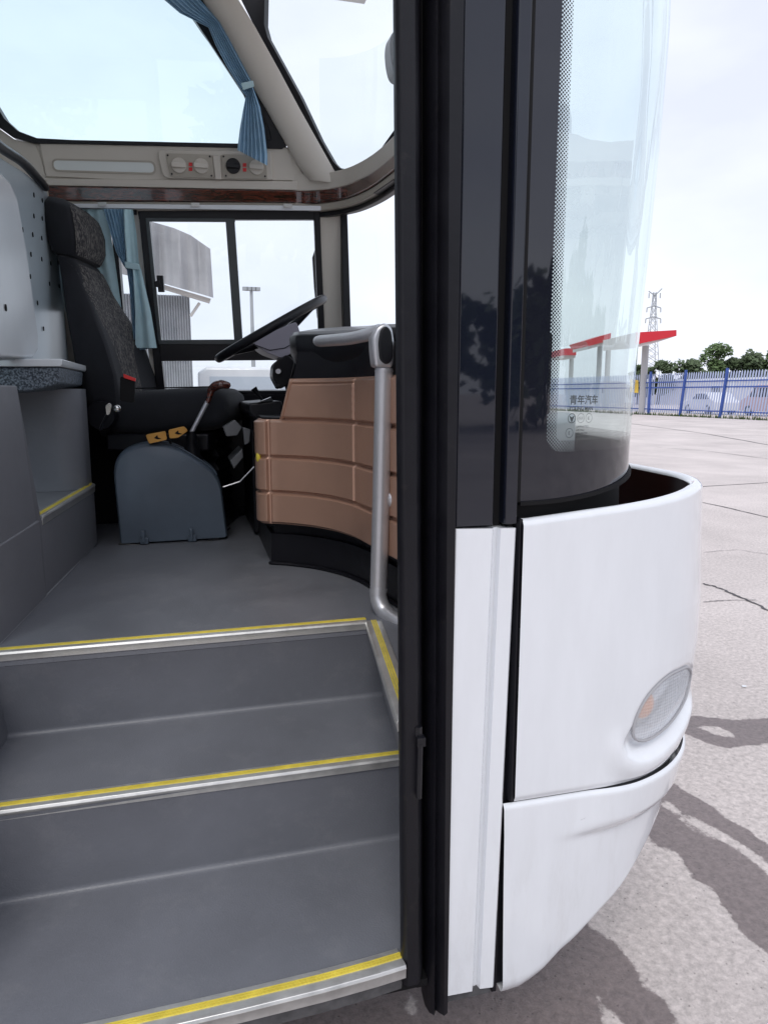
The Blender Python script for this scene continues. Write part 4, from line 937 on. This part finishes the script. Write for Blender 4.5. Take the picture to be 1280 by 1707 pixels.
c3 = obj('curtain', sheet(f3, 90, 70, .0015), M['curtain'], None, smooth=True); tag(c3, 'blue pleated curtain swept along the top corner of the upper window above the control dials', 'curtain', 'blue curtains on the driver side')
obj('curtain_tie', wpoly([(402, 138), (422, 134), (424, 144), (405, 150)], .145, .006), M['curtain2'], c3, bevel=.002)

# ------------------------------------------------------------ ground
def concrete(name, base, rough, dark=.7, wet=False):
    m = bpy.data.materials.new(name); m.use_nodes = True; t = m.node_tree; b = t.nodes['Principled BSDF']; L = t.links.new
    c = t.nodes.new('ShaderNodeTexCoord')
    n1 = t.nodes.new('ShaderNodeTexNoise'); n1.inputs['Scale'].default_value = .5; n1.inputs['Detail'].default_value = 8; n1.inputs['Roughness'].default_value = .65
    n2 = t.nodes.new('ShaderNodeTexNoise'); n2.inputs['Scale'].default_value = 45; n2.inputs['Detail'].default_value = 8; n2.inputs['Roughness'].default_value = .75
    v = t.nodes.new('ShaderNodeTexVoronoi'); v.inputs['Scale'].default_value = 38
    for n in (n1, n2, v): L(c.outputs['Object'], n.inputs['Vector'])
    r = t.nodes.new('ShaderNodeMapRange'); r.inputs[1].default_value = .3; r.inputs[2].default_value = .7; r.inputs[3].default_value = .80; r.inputs[4].default_value = 1.15; L(n1.outputs['Fac'], r.inputs[0])
    r2 = t.nodes.new('ShaderNodeMapRange'); r2.inputs[1].default_value = .35; r2.inputs[2].default_value = .65; r2.inputs[3].default_value = .68; r2.inputs[4].default_value = 1.16; L(n2.outputs['Fac'], r2.inputs[0])
    r3 = t.nodes.new('ShaderNodeMapRange'); r3.inputs[1].default_value = .05; r3.inputs[2].default_value = .14; r3.inputs[3].default_value = .55; r3.inputs[4].default_value = 1.0; L(v.outputs['Distance'], r3.inputs[0])
    a = t.nodes.new('ShaderNodeMath'); a.operation = 'MULTIPLY'; L(r.outputs[0], a.inputs[0]); L(r2.outputs[0], a.inputs[1])
    a2 = t.nodes.new('ShaderNodeMath'); a2.operation = 'MULTIPLY'; L(a.outputs[0], a2.inputs[0]); L(r3.outputs[0], a2.inputs[1])
    s = t.nodes.new('ShaderNodeVectorMath'); s.operation = 'SCALE'; s.inputs[0].default_value = base; L(a2.outputs[0], s.inputs['Scale']); L(s.outputs[0], b.inputs['Base Color'])
    at = t.nodes.new('ShaderNodeAttribute'); at.attribute_name = 'damp'
    ne = t.nodes.new('ShaderNodeTexNoise'); ne.inputs['Scale'].default_value = 11; ne.inputs['Detail'].default_value = 10; ne.inputs['Roughness'].default_value = .72; L(c.outputs['Object'], ne.inputs['Vector'])
    ad = t.nodes.new('ShaderNodeMath'); ad.operation = 'MULTIPLY_ADD'; ad.inputs[1].default_value = .085; L(ne.outputs['Fac'], ad.inputs[0]); L(at.outputs['Fac'], ad.inputs[2])
    rf = t.nodes.new('ShaderNodeMapRange'); rf.interpolation_type = 'SMOOTHSTEP'; rf.inputs[1].default_value = .1395; rf.inputs[2].default_value = .1515; L(ad.outputs[0], rf.inputs[0])
    s2 = t.nodes.new('ShaderNodeVectorMath'); s2.operation = 'MULTIPLY'; s2.inputs[1].default_value = (.36, .325, .328); L(s.outputs[0], s2.inputs[0])
    mxd = t.nodes.new('ShaderNodeMix'); mxd.data_type = 'RGBA'; L(rf.outputs[0], mxd.inputs['Factor']); L(s.outputs[0], mxd.inputs['A']); L(s2.outputs[0], mxd.inputs['B']); L(mxd.outputs['Result'], b.inputs['Base Color'])
    rr_ = t.nodes.new('ShaderNodeMapRange'); rr_.inputs[3].default_value = rough; rr_.inputs[4].default_value = .42; L(rf.outputs[0], rr_.inputs[0]); L(rr_.outputs[0], b.inputs['Roughness'])
    q = t.nodes.new('ShaderNodeBump'); q.inputs['Strength'].default_value = .6; q.inputs['Distance'].default_value = .006; L(a2.outputs[0], q.inputs['Height']); L(q.outputs[0], b.inputs['Normal'])
    return m
gc = concrete('dry_concrete', (.62, .56, .535), .85); gw = concrete('damp_concrete', (.17, .145, .145), .6); gj = mat('joint', (.09, .085, .09), .9)
g = obj('ground', ([(-400, -400, 0), (900, -400, 0), (900, 900, 0), (-400, 900, 0)], [(0, 1, 2, 3)]), gc, None, origin=(0, 0, 0)); tag(g, kind='structure')
import numpy as np
def to_xy(pts): return np.array([PZ(x, y, 0).xy[:] for x, y in pts])
WET = [to_xy(p) for p in (
 [(1060, 1150), (1143, 1192), (1180, 1196), (1230, 1200), (1290, 1196), (1420, 1215), (1420, 1300), (1290, 1240), (1215, 1248), (1180, 1240), (1141, 1225), (1050, 1215)],
 [(1020, 1200), (1110, 1296), (1145, 1320), (1200, 1355), (1250, 1386), (1300, 1420), (1420, 1450), (1420, 1600), (1300, 1490), (1240, 1452), (1190, 1415), (1150, 1372), (1105, 1340), (1020, 1290)],
 [(1020, 1300), (1085, 1405), (1110, 1418), (1130, 1425), (1150, 1462), (1190, 1490), (1215, 1530), (1240, 1560), (1290, 1600), (1420, 1640), (1420, 1560), (1300, 1470), (1240, 1430), (1180, 1400), (1120, 1355), (1030, 1250)],
 [(-300, 1760), (300, 1600), (540, 1560), (760, 1500), (900, 1460), (985, 1545), (1010, 1560), (1050, 1600), (1090, 1645), (1120, 1690), (1180, 1740), (1250, 1800), (1300, 2300), (300, 2300), (-300, 2300)])]
DRY = [to_xy(p) for p in (
 [(1160, 1212), (1195, 1212), (1215, 1222), (1230, 1232), (1185, 1222)],
 [(674, 1658), (690, 1664), (700, 1678), (688, 1690), (678, 1680)],
 [(990, 1662), (1010, 1678), (1020, 1690), (1040, 1720), (1010, 1720), (1000, 1690)],
 [(1070, 1636), (1090, 1636), (1130, 1668), (1180, 1720), (1130, 1720), (1105, 1665)],
 [(1105, 1346), (1130, 1358), (1160, 1374), (1200, 1398), (1260, 1440), (1300, 1478), (1300, 1456), (1240, 1411), (1190, 1381), (1150, 1362), (1110, 1338)])]
def sdist(P, poly):
    best = np.full(len(P), 9.0); ins = np.zeros(len(P), bool); n = len(poly)
    for i in range(n):
        a = poly[i]; b = poly[(i+1) % n]; ab = b-a; t = np.clip(((P-a)@ab)/(ab@ab), 0, 1); d = np.linalg.norm(P-a-t[:, None]*ab, axis=1); best = np.minimum(best, d)
        c = ((a[1] > P[:, 1]) != (b[1] > P[:, 1])) & (P[:, 0] < (b[0]-a[0])*(P[:, 1]-a[1])/(b[1]-a[1]+1e-12)+a[0]); ins ^= c
    return np.where(ins, best, -best)
gx, gy = 190, 170
gg = grid(lambda u, v: Vector((-.9+4.1*u, .2+3.6*v, .0012)), gx, gy)
apron = obj('ground', gg, gc, None, origin=(0, 0, 0)); tag(apron, kind='structure')
P2 = np.array([v.xy[:] for v in gg[0]])
sd = np.max([sdist(P2, w) for w in WET], axis=0); sdd = np.max([sdist(P2, w) for w in DRY], axis=0)
val = np.minimum(sd, -sdd)
edge = np.minimum.reduce([P2[:, 0]+.9, 3.2-P2[:, 0], P2[:, 1]-.2, 3.8-P2[:, 1]]); val = np.where(edge < .06, np.minimum(val, -.04), val)
at = apron.data.attributes.new('damp', 'FLOAT', 'POINT'); at.data.foreach_set('value', (np.clip(val, -.1, .1)+.1).astype('f'))
def crack(pts, w, jag=.02):
    P = [PZ(x, y, .0045) for x, y in pts]; a = []; b = []; rnd = random.Random(int(pts[0][0]))
    for i in range(len(P)-1):
        t = P[i+1]-P[i]; nn = Vector((t.y, -t.x, 0)).normalized()
        for k in range(10):
            p_ = P[i]+t*(k/10)+nn*jag*rnd.uniform(-1, 1); ww = w*rnd.uniform(.6, 1.4); a.append(p_+nn*ww); b.append(p_-nn*ww)
    return [x for x in a]+[x for x in b], [(i, i+1, len(a)+i+1, len(a)+i) for i in range(len(a)-1)]
o = obj('ground_joints', join(crack([(1172, 972), (1205, 982), (1240, 998), (1310, 1030)], .010, .012), crack([(1171, 1003), (1215, 1000), (1265, 1000)], .004, .004), crack([(1150, 812), (1300, 803)], .016, .004),
      crack([(1165, 836), (1220, 848), (1320, 872)], .012, .006), crack([(1050, 706), (1170, 722), (1300, 745)], .03, .02), crack([(1090, 745), (1180, 752), (1320, 770)], .012, .02), crack([(1172, 920), (1230, 916), (1320, 930)], .003, .01)), gj, None); tag(o, kind='structure')
pb = PZ(1239, 1144, .006); pl = obj('paper_scrap', prism([pb+Vector((a, b, 0)) for a, b in ((-.012, -.006), (.008, -.010), (.015, .004), (-.004, .010))], (0, 0, .002)), M['shell'], None); tag(pl, 'tiny white scrap lying on the bare concrete right of the bus', 'litter')

# ------------------------------------------------------------ fence along X = 30
blue = mat('blue_paint', (.035, .085, .33), .5, vary=.2); white2 = mat('white_picket', (.42, .48, .66), .5)
XF = 30.0
yA, yB = 24.0, 60.0
ftop = 2.75
fence = empty('palisade_fence', (XF, 36, 0), 'blue palisade fence with pointed pickets in front of the parked vehicles', 'fence')
pk = []; y = yA
k = 0
while y < yB:
    lean_ = -.30 if y < 42 else 0
    h = ftop-.05
    w = .045
    q = [Vector((XF, y-w, .18)), Vector((XF, y+w, .18)), Vector((XF, y+w+lean_, h-.1)), Vector((XF, y+lean_, h)), Vector((XF, y-w+lean_, h-.1))]
    pk.append(prism(q, (.03, 0, 0))); y += .21; k += 1
obj('picket_panel', join(*pk), white2, fence)
obj('fence_rail', join(box(XF-.04, XF-.005, yA, yB, .35, .42), box(XF-.04, XF-.005, yA, yB, 1.75, 1.83), box(XF-.04, XF-.005, yA, yB, 2.10, 2.17)), blue, fence)
for px_ in (1081, 1133, 1200, 1290):
    p = PX(px_, 700, XF); ln = 0 if px_ < 1100 else -.35
    obj('fence_post', prism([Vector((XF-.12, p.y-.07, 0)), Vector((XF-.12, p.y+.07, 0)), Vector((XF-.12, p.y+.07+ln, 2.85)), Vector((XF-.12, p.y-.07+ln, 2.85))], (.10, 0, 0)), blue, fence)
ys = obj('notice_board', join(prism([PX(x, y, XF-.2) for x, y in ((1050, 632), (1063, 634), (1063, 655), (1050, 654))], (.02, 0, 0))), mat('yellow_board', (.75, .50, .05), .5, vary=.3, vscale=2), None); tag(ys, 'small yellow notice board on the blue fence beside the bus windshield', 'sign')
gr = bpy.data.materials.new('weeds'); gr = mat('weeds', (.05, .08, .02), .9, vary=.4, vscale=5)
V = []; Fc = []; rnd = random.Random(3)
for k in range(1600):
    x = XF-.1+rnd.uniform(-.35, .25); y = rnd.uniform(yA, yB); h = rnd.uniform(.05, .28); a = rnd.uniform(0, pi); w = .03
    i = len(V); V += [Vector((x-w*cos(a), y-w*sin(a), 0)), Vector((x+w*cos(a), y+w*sin(a), 0)), Vector((x+rnd.uniform(-.08, .08), y+rnd.uniform(-.08, .08), h))]; Fc.append((i, i+1, i+2))
o = obj('weeds', (V, Fc), gr, None, origin=(XF, 40, 0)); tag(o, kind='stuff', label='green weeds growing along the foot of the blue fence', cat='weeds')

# ------------------------------------------------------------ vehicles
def vehicle(name, loc, rz, Ln, Wd, Ht, prof, wins, color, label, cat, group, dk=None):
    e = empty(name, loc, label, cat, group); R = Matrix.Rotation(rz, 3, 'Z')
    T = lambda v: R @ Vector(v) + Vector(loc)
    side = [(x*Ln, z*Ht) for x, z in prof]
    geo = loft([[T((x*sx, y, z if z < Ht*.6 else z-(Ht*.02 if abs(y) > Wd*.45 else 0))) for x, z in side] for y, sx in ((-Wd/2, .985), (-Wd*.44, 1), (Wd*.44, 1), (Wd/2, .985))])
    obj('body', geo, color, e, bevel=.04, seg=2)
    dk = dk or M['gloss']
    for w in wins:
        for s in (-1, 1):
            obj('side_window', prism([T((x*Ln, s*(Wd/2+.004), z*Ht)) for x, z in w], R @ Vector((0, s*.008, 0))), dk, e)
    for x in (.2*Ln, .8*Ln):
        for s in (-1, 1):
            wh = obj('wheel', tube([T((x, s*(Wd/2-.2), .33)), T((x, s*(Wd/2+.01), .33))], .33, 20), M['rubber'], e, smooth=True)
            obj('wheel_rim', tube([T((x, s*(Wd/2), .33)), T((x, s*(Wd/2+.02), .33))], .19, 14), M['silver'], wh)
    for s in (-1, 1):
        obj('headlight', prism([T((Ln*.995, s*Wd*.30, Ht*.36)), T((Ln*.995, s*Wd*.45, Ht*.36)), T((Ln*.985, s*Wd*.45, Ht*.44)), T((Ln*.985, s*Wd*.30, Ht*.44))], R @ Vector((.02, 0, 0))), M['silver'], e)
    return e
carP = [(0, .18), (.0, .55), (.03, .64), (.12, .70), (.25, .97), (.35, 1), (.55, .98), (.72, .70), (.93, .60), (1, .50), (1, .18)]
carW = [[(.18, .70), (.28, .93), (.42, .94), (.42, .68)], [(.44, .68), (.44, .94), (.55, .92), (.67, .69)]]
vanP = [(0, .15), (0, .93), (.04, 1), (.68, 1), (.86, .62), (.97, .52), (1, .40), (1, .15)]
vanW = [[(.05, .60), (.05, .88), (.35, .88), (.35, .60)], [(.37, .60), (.37, .88), (.62, .88), (.62, .60)], [(.64, .60), (.64, .88), (.70, .88), (.80, .60)]]
wp_ = mat('car_white', (.72, .73, .76), .25, coat=.6); gp_ = mat('car_grey', (.20, .22, .24), .25, coat=.6); pk_ = mat('car_pink', (.52, .36, .38), .3, coat=.5)
GV = 'vehicles parked beyond the blue fence'
vehicle('parked_car', (35, 41.0, 0), radians(80), 4.4, 1.8, 1.5, carP, carW, wp_, 'white saloon car behind the fence, nearest the gantry column', 'car', GV)
vehicle('parked_van', (35.5, 35.3, 0), radians(84), 4.6, 1.9, 2.0, vanP, vanW, pk_, 'dusty pink van behind the middle of the blue fence', 'van', GV)
vehicle('parked_van', (34.0, 28.2, 0), radians(86), 5.2, 2.0, 2.3, vanP, vanW, wp_, 'white van behind the fence at the right edge of the picture', 'van', GV)
p = PY(330, 640, 20)
vehicle('parked_van', (p.x, 20, 0), 0, 5.6, 2.0, 2.1, vanP, vanW, wp_, 'white van whose roof shows through the driver window under the steering wheel', 'van', 'vehicles parked on the driver side', mat('pale_pane', (.50, .55, .62), .15))
# ------------------------------------------------------------ site cabins
cab = mat('cabin_white', (.62, .62, .66), .6, vary=.05); cabd = mat('cabin_window', (.06, .07, .09), .2)
XB = 60.0; hb = 3.15
edges = [PX(x, 650, XB).y for x in (1046, 1143, 1219, 1320)]
seqs = [(edges[0]+18, edges[0], 'leftmost'), (edges[0], edges[1], 'c'), (edges[1], edges[2], 'd'), (edges[2], edges[3], 'e')]
labs = ['long white site cabin half hidden by the windshield, furthest left', 'white site cabin with one window behind the gantry column', 'white site cabin in the middle, under the tallest tree', 'white site cabin reaching the right edge of the picture']
for (ya, yb, _), lb in zip(seqs, labs):
    e = empty('site_cabin', (XB, (ya+yb)/2, 0), lb, 'cabin', 'white site cabins beyond the fence')
    y0, y1 = min(ya, yb)+.12, max(ya, yb)-.12
    obj('wall', box(XB, XB+6, y0, y1, 0, hb-.25), cab, e, bevel=.02)
    obj('roof', join(box(XB-.15, XB+6.15, y0-.06, y1+.06, hb-.25, hb)), M['shell'], e, bevel=.02)
    obj('corner_post', join(box(XB-.08, XB, y0, y0+.18, 0, hb-.25), box(XB-.08, XB, y1-.18, y1, 0, hb-.25)), M['shell'], e)
    for t_ in (.32,):
        yw = y0+(y1-y0)*t_
        w = obj('window', box(XB-.05, XB-.002, yw-.75, yw+.75, 1.35, 2.35), M['shell'], e)
        obj('window_pane', join(box(XB-.07, XB-.05, yw-.66, yw-.04, 1.44, 2.26), box(XB-.07, XB-.05, yw+.04, yw+.66, 1.44, 2.26)), cabd, w)
# ------------------------------------------------------------ red canopies (petrol station style)
redp = mat('canopy_red', (.55, .015, .03), .4); canw = mat('canopy_under', (.62, .60, .58), .6)
def canopy(D, px0, px1, label):
    R_ = lambda x, y: PL(x, y, fw.xy.to_3d(), D)
    a, b = R_(px0, 554), R_(px1, 550); a2, b2 = R_(px0, 574), R_(px1, 560)
    dep = Vector((fw.x, fw.y, 0)).normalized()*7
    e = empty('station_canopy', (R_(1073, 655).x, R_(1073, 655).y, 0), label, 'canopy', 'red canopies')
    obj('fascia', prism([a, b, b2, a2], dep*.02), redp, e)
    obj('soffit', loft([[a+dep*.02, b+dep*.02, b2+dep*.02, R_((px0*.45+px1*.55), 570)+dep*.02, R_(px0, 580)+dep*.02][::1], [p_+dep for p_ in (a, b, b2, R_((px0*.45+px1*.55), 564), R_(px0, 574))]]), canw, e)
    c_ = PL(1071, 655, fw.xy.to_3d(), D+2.8)
    obj('column', tube([Vector((c_.x, c_.y, 0)), Vector((c_.x, c_.y, a2.z+.1))], .22, 12), mat('column_grey', (.42, .42, .43), .6), e)
    return e
can = canopy(46, 1060, 1127, 'red wedge-shaped canopy on a white column behind the blue fence')
def canopy_b(D, pts, cols, px0, label):
    n = fw.xy.to_3d(); q = [PL(x, y, n, D) for x, y in pts]; dep = n.normalized()*6
    o = PL(px0, 655, n, D); e = empty('station_canopy', (o.x, o.y, 0), label, 'canopy', 'red canopies')
    obj('fascia', prism(q, dep*.9), redp, e); zt = min(v.z for v in q)
    obj('soffit', prism([v-Vector((0, 0, .25))+dep*.05 for v in q[-2:]]+[v+dep*.05 for v in q[-2:][::-1]], dep*.8), canw, e)
    for x in cols:
        c = PL(x, 655, n, D+2); obj('column', tube([Vector((c.x, c.y, 0)), Vector((c.x, c.y, zt+.3))], .22, 10), mat('column_grey', (.5, .5, .5), .6), e)
canopy_b(60, [(976, 568), (1018, 555), (1017, 567), (981, 577)], (996, 1010), 1000, 'red slanted canopy on two columns seen through the windshield glass')
canopy_b(70, [(940, 581), (960, 580), (960, 592), (940, 592)], (950,), 950, 'small red canopy seen low through the dotted edge of the windshield')
vehicle('parked_car', tuple(PZ(985, 668, 0)), radians(25), 4.6, 1.8, 1.6, carP, carW, gp_, 'dark grey car seen through the windshield above the printed glass marking', 'car', 'cars seen through the windshield')
# ------------------------------------------------------------ pylon
stl = mat('galvanised', (.36, .38, .40), .5, .3)
def pylon(D, px_, label):
    base = PL(px_, 655, fw.xy.to_3d(), D); s = D/F*1.02
    e = empty('power_pylon', (base.x, base.y, 0), label, 'pylon'); B = Vector((base.x, base.y, 0)); ax = rt
    H_ = (655-496)*s+EYE; r = .10
    g = []
    wz = lambda z: 14*s*(1-z/H_)**1.3+2.0*s
    for sx in (-1, 1):
        for sy in (-1, 1):
            g.append(tube([B+ax*sx*wz(z)+fw.xy.to_3d()*sy*wz(z)*.8+Vector((0, 0, z)) for z in [H_*k/10 for k in range(11)]], r, 5))
    for k in range(14):
        z = H_*k/14; z2 = H_*(k+1)/14
        for sy in (-1, 1):
            f_ = fw.xy.to_3d()*sy*wz(z)*.8
            g.append(tube([B+ax*wz(z)+f_+Vector((0, 0, z)), B-ax*wz(z2)+f_+Vector((0, 0, z2))], r*.6, 4)); g.append(tube([B-ax*wz(z)+f_+Vector((0, 0, z)), B+ax*wz(z2)+f_+Vector((0, 0, z2))], r*.6, 4))
    obj('lattice_tower', join(*g), stl, e)
    for zz_, hw in ((H_-22*s, 11*s), (H_-39*s, 12*s)):
        obj('cross_arm', join(tube([B-ax*hw+Vector((0, 0, zz_-2*s)), B+Vector((0, 0, zz_+1*s)), B+ax*hw+Vector((0, 0, zz_-2*s))], r*1.6, 5), *[tube([B+ax*q*hw+Vector((0, 0, zz_-2*s)), B+ax*q*hw*1.02+Vector((0, 0, zz_-9*s))], r*1.5, 5) for q in (-1, 1)]), stl, e)
    obj('cross_arm', join(tube([B-ax*10*s+Vector((0, 0, H_+2*s)), B+Vector((0, 0, H_-5*s)), B+ax*11*s+Vector((0, 0, H_+6*s))], r*1.6, 5), *[tube([B+ax*q*9*s+Vector((0, 0, H_-1*s)), B+ax*q*9*s+Vector((0, 0, H_-9*s))], r*1.5, 5) for q in (-1, 1)]), stl, e)
pylon(190, 1081, 'grey lattice power pylon rising behind the red canopy')
# ------------------------------------------------------------ trees
leafA = [mat('leaf', (.095, .15, .055), .7, vary=.3, vscale=.8), mat('leaf_dark', (.075, .11, .05), .7, vary=.3, vscale=.8)]
bark = mat('bark', (.08, .06, .045), .9, vary=.3)
def crown_mesh(seed, W_, H_, n, sz, lobes):
    rnd = random.Random(seed); V = []; Fc = []
    Lb = [(rnd.uniform(-.55, .55)*W_, rnd.uniform(-.55, .55)*W_, rnd.uniform(.22, .80)*H_, rnd.uniform(.22, .42)*W_) for _ in range(lobes)]
    Lb.append((0, 0, H_*.78, W_*.28))
    for _ in range(n):
        cx, cy, cz, r = rnd.choice(Lb); d = Vector((rnd.gauss(0, 1), rnd.gauss(0, 1), rnd.gauss(0, 1)*.8)).normalized()*r*rnd.uniform(.55, 1.05)
        c_ = Vector((cx, cy, cz))+d; a = Vector((rnd.gauss(0, 1), rnd.gauss(0, 1), rnd.gauss(0, 1))).normalized(); b_ = a.orthogonal().normalized(); s = sz*rnd.uniform(.5, 1.3)
        i = len(V); V += [c_+a*s, c_+b_*s*.6, c_-a*s, c_-b_*s*.6]; Fc.append((i, i+1, i+2, i+3))
    return V, Fc
def tree_at(x, y, H_, W_, seed, label, group, k=0, n=1500, sz=.35):
    e = empty('tree', (x, y, 0), label, 'tree', group)
    rnd = random.Random(seed)
    g = [tube([(x, y, 0), (x+.1, y, H_*.3), (x, y+.15, H_*.6)], [.28*H_/8, .2*H_/8, .08*H_/8], 8)]
    for q in range(6):
        a = rnd.uniform(0, 2*pi); z = H_*rnd.uniform(.25, .5); g.append(tube([(x, y, z), (x+cos(a)*W_*.3, y+sin(a)*W_*.3, z+H_*.25)], [.1*H_/8, .03], 6))
    obj('trunk', join(*g), bark, e, smooth=True)
    V, f_ = crown_mesh(seed, W_, H_, n, sz, 9); obj('crown', ([v+Vector((x, y, 0)) for v in V], f_), leafA[k], e)
DT = 92
def tpos(px_, D=DT): p = PL(px_, 655, fw.xy.to_3d(), D); return p.x, p.y
GT = 'trees behind the white cabins'
for (px_, ytop, wpx, k, lb) in ((1097, 596, 42, 1, 'small round dark tree just right of the canopy column'), (1062, 603, 30, 1, 'low dark bush tree left of the canopy column, beside the windshield'), (1150, 597, 60, 1, 'low spreading tree at the left foot of the tallest tree'), (1187, 563, 58, 0, 'tallest bright green tree behind the cabins'), (1218, 590, 46, 1, 'dark tree close on the right of the tallest tree'), (1250, 582, 50, 1, 'bushy tree second from the right edge behind the cabins'), (1285, 572, 60, 0, 'tree cut by the right edge of the picture'), (1330, 568, 60, 1, 'tree just beyond the right edge')):
    x, y = tpos(px_); s = DT/F; tree_at(x, y, (655-ytop)*s+EYE+.3, wpx*s*.75, int(px_), lb, GT, k, 2600, .30)
rnd = random.Random(5)
for i in range(11):
    x = -34+i*10+rnd.uniform(-2, 2); y = -24+rnd.uniform(-3, 3)
    tree_at(x, y, 7.5+rnd.uniform(-1.5, 2), 6.5, 50+i, 'leafy dark tree across the yard, mirrored in the glossy black door pillar', 'trees mirrored in the black pillar', 1, 1500, .5)
# ------------------------------------------------------------ far things through the driver window
cor = mat('corrugated', (.50, .52, .55), .6, 0, vary=.15, vscale=2); tarp = mat('tarp', (.36, .36, .38), .8, vary=.25, vscale=.8, bump=.5, bscale=3)
sheda = empty('corrugated_shed', (PY(290, 655, 14).x, 14, 0), 'grey corrugated shed under a hanging tarpaulin, seen through the driver window', 'shed')
xL, xR = PY(175, 655, 14).x, PY(323, 655, 14).x; n_c = 34; P_ = []
for k in range(n_c*2+1):
    x = xL+(xR-xL)*k/(n_c*2); P_.append(Vector((x, 14+(.06 if k % 2 else 0), 0)))
zt_ = PY(300, 492, 14).z
obj('wall', loft([[Vector((p.x, p.y, z)) for p in P_]+[Vector((xR, 20, z)), Vector((xL, 20, z))] for z in (0, zt_)]), cor, sheda)
tp = [(246, 368), (262, 372), (290, 380), (318, 392), (351, 415), (353, 460), (356, 500), (330, 492), (295, 480), (262, 470), (170, 450), (170, 345)]
def tpfn(u, v, o):
    xt = 170+u*181; yt = ip(xt, [170, 246, 262, 290, 318, 351], [345, 368, 372, 380, 392, 415]); yb_ = ip(xt, [170, 262, 295, 330, 356], [450, 470, 480, 490, 498])
    return PY(xt+5*v*u, yt+(yb_-yt)*v, 13.2+.05*sin(23*u+2*v)+.04*sin(51*u)+o)
obj('tarpaulin', sheet(tpfn, 50, 14, .5), tarp, sheda, smooth=True)
obj('eaves_beam', join(prism([PY(x, y, 13.4) for x, y in ((265, 472), (352, 498), (350, 504), (265, 478))], (0, .2, 0)), tube([PY(318, 527, 13.6), PY(333, 505, 13.6)], .03, 6)), canw, sheda)
pm = PY(424, 655, 34); mast = empty('light_mast', (pm.x, 34, 0), 'tall grey floodlight mast standing in the yard, seen through the right window pane', 'lamp post')
tz = PY(423, 484, 34).z
obj('pole', tube([(pm.x, 34, 0), (pm.x, 34, tz)], [.12, .07], 10), stl, mast)
obj('cross_arm', tube([(pm.x-.30, 34, tz), (pm.x+.30, 34, tz)], .04, 6), stl, mast)
for s in (-1, -.33, .33, 1): obj('floodlight', box(pm.x+s*.28-.11, pm.x+s*.28+.11, 33.8, 34.1, tz-.02, tz+.12), stl, mast)
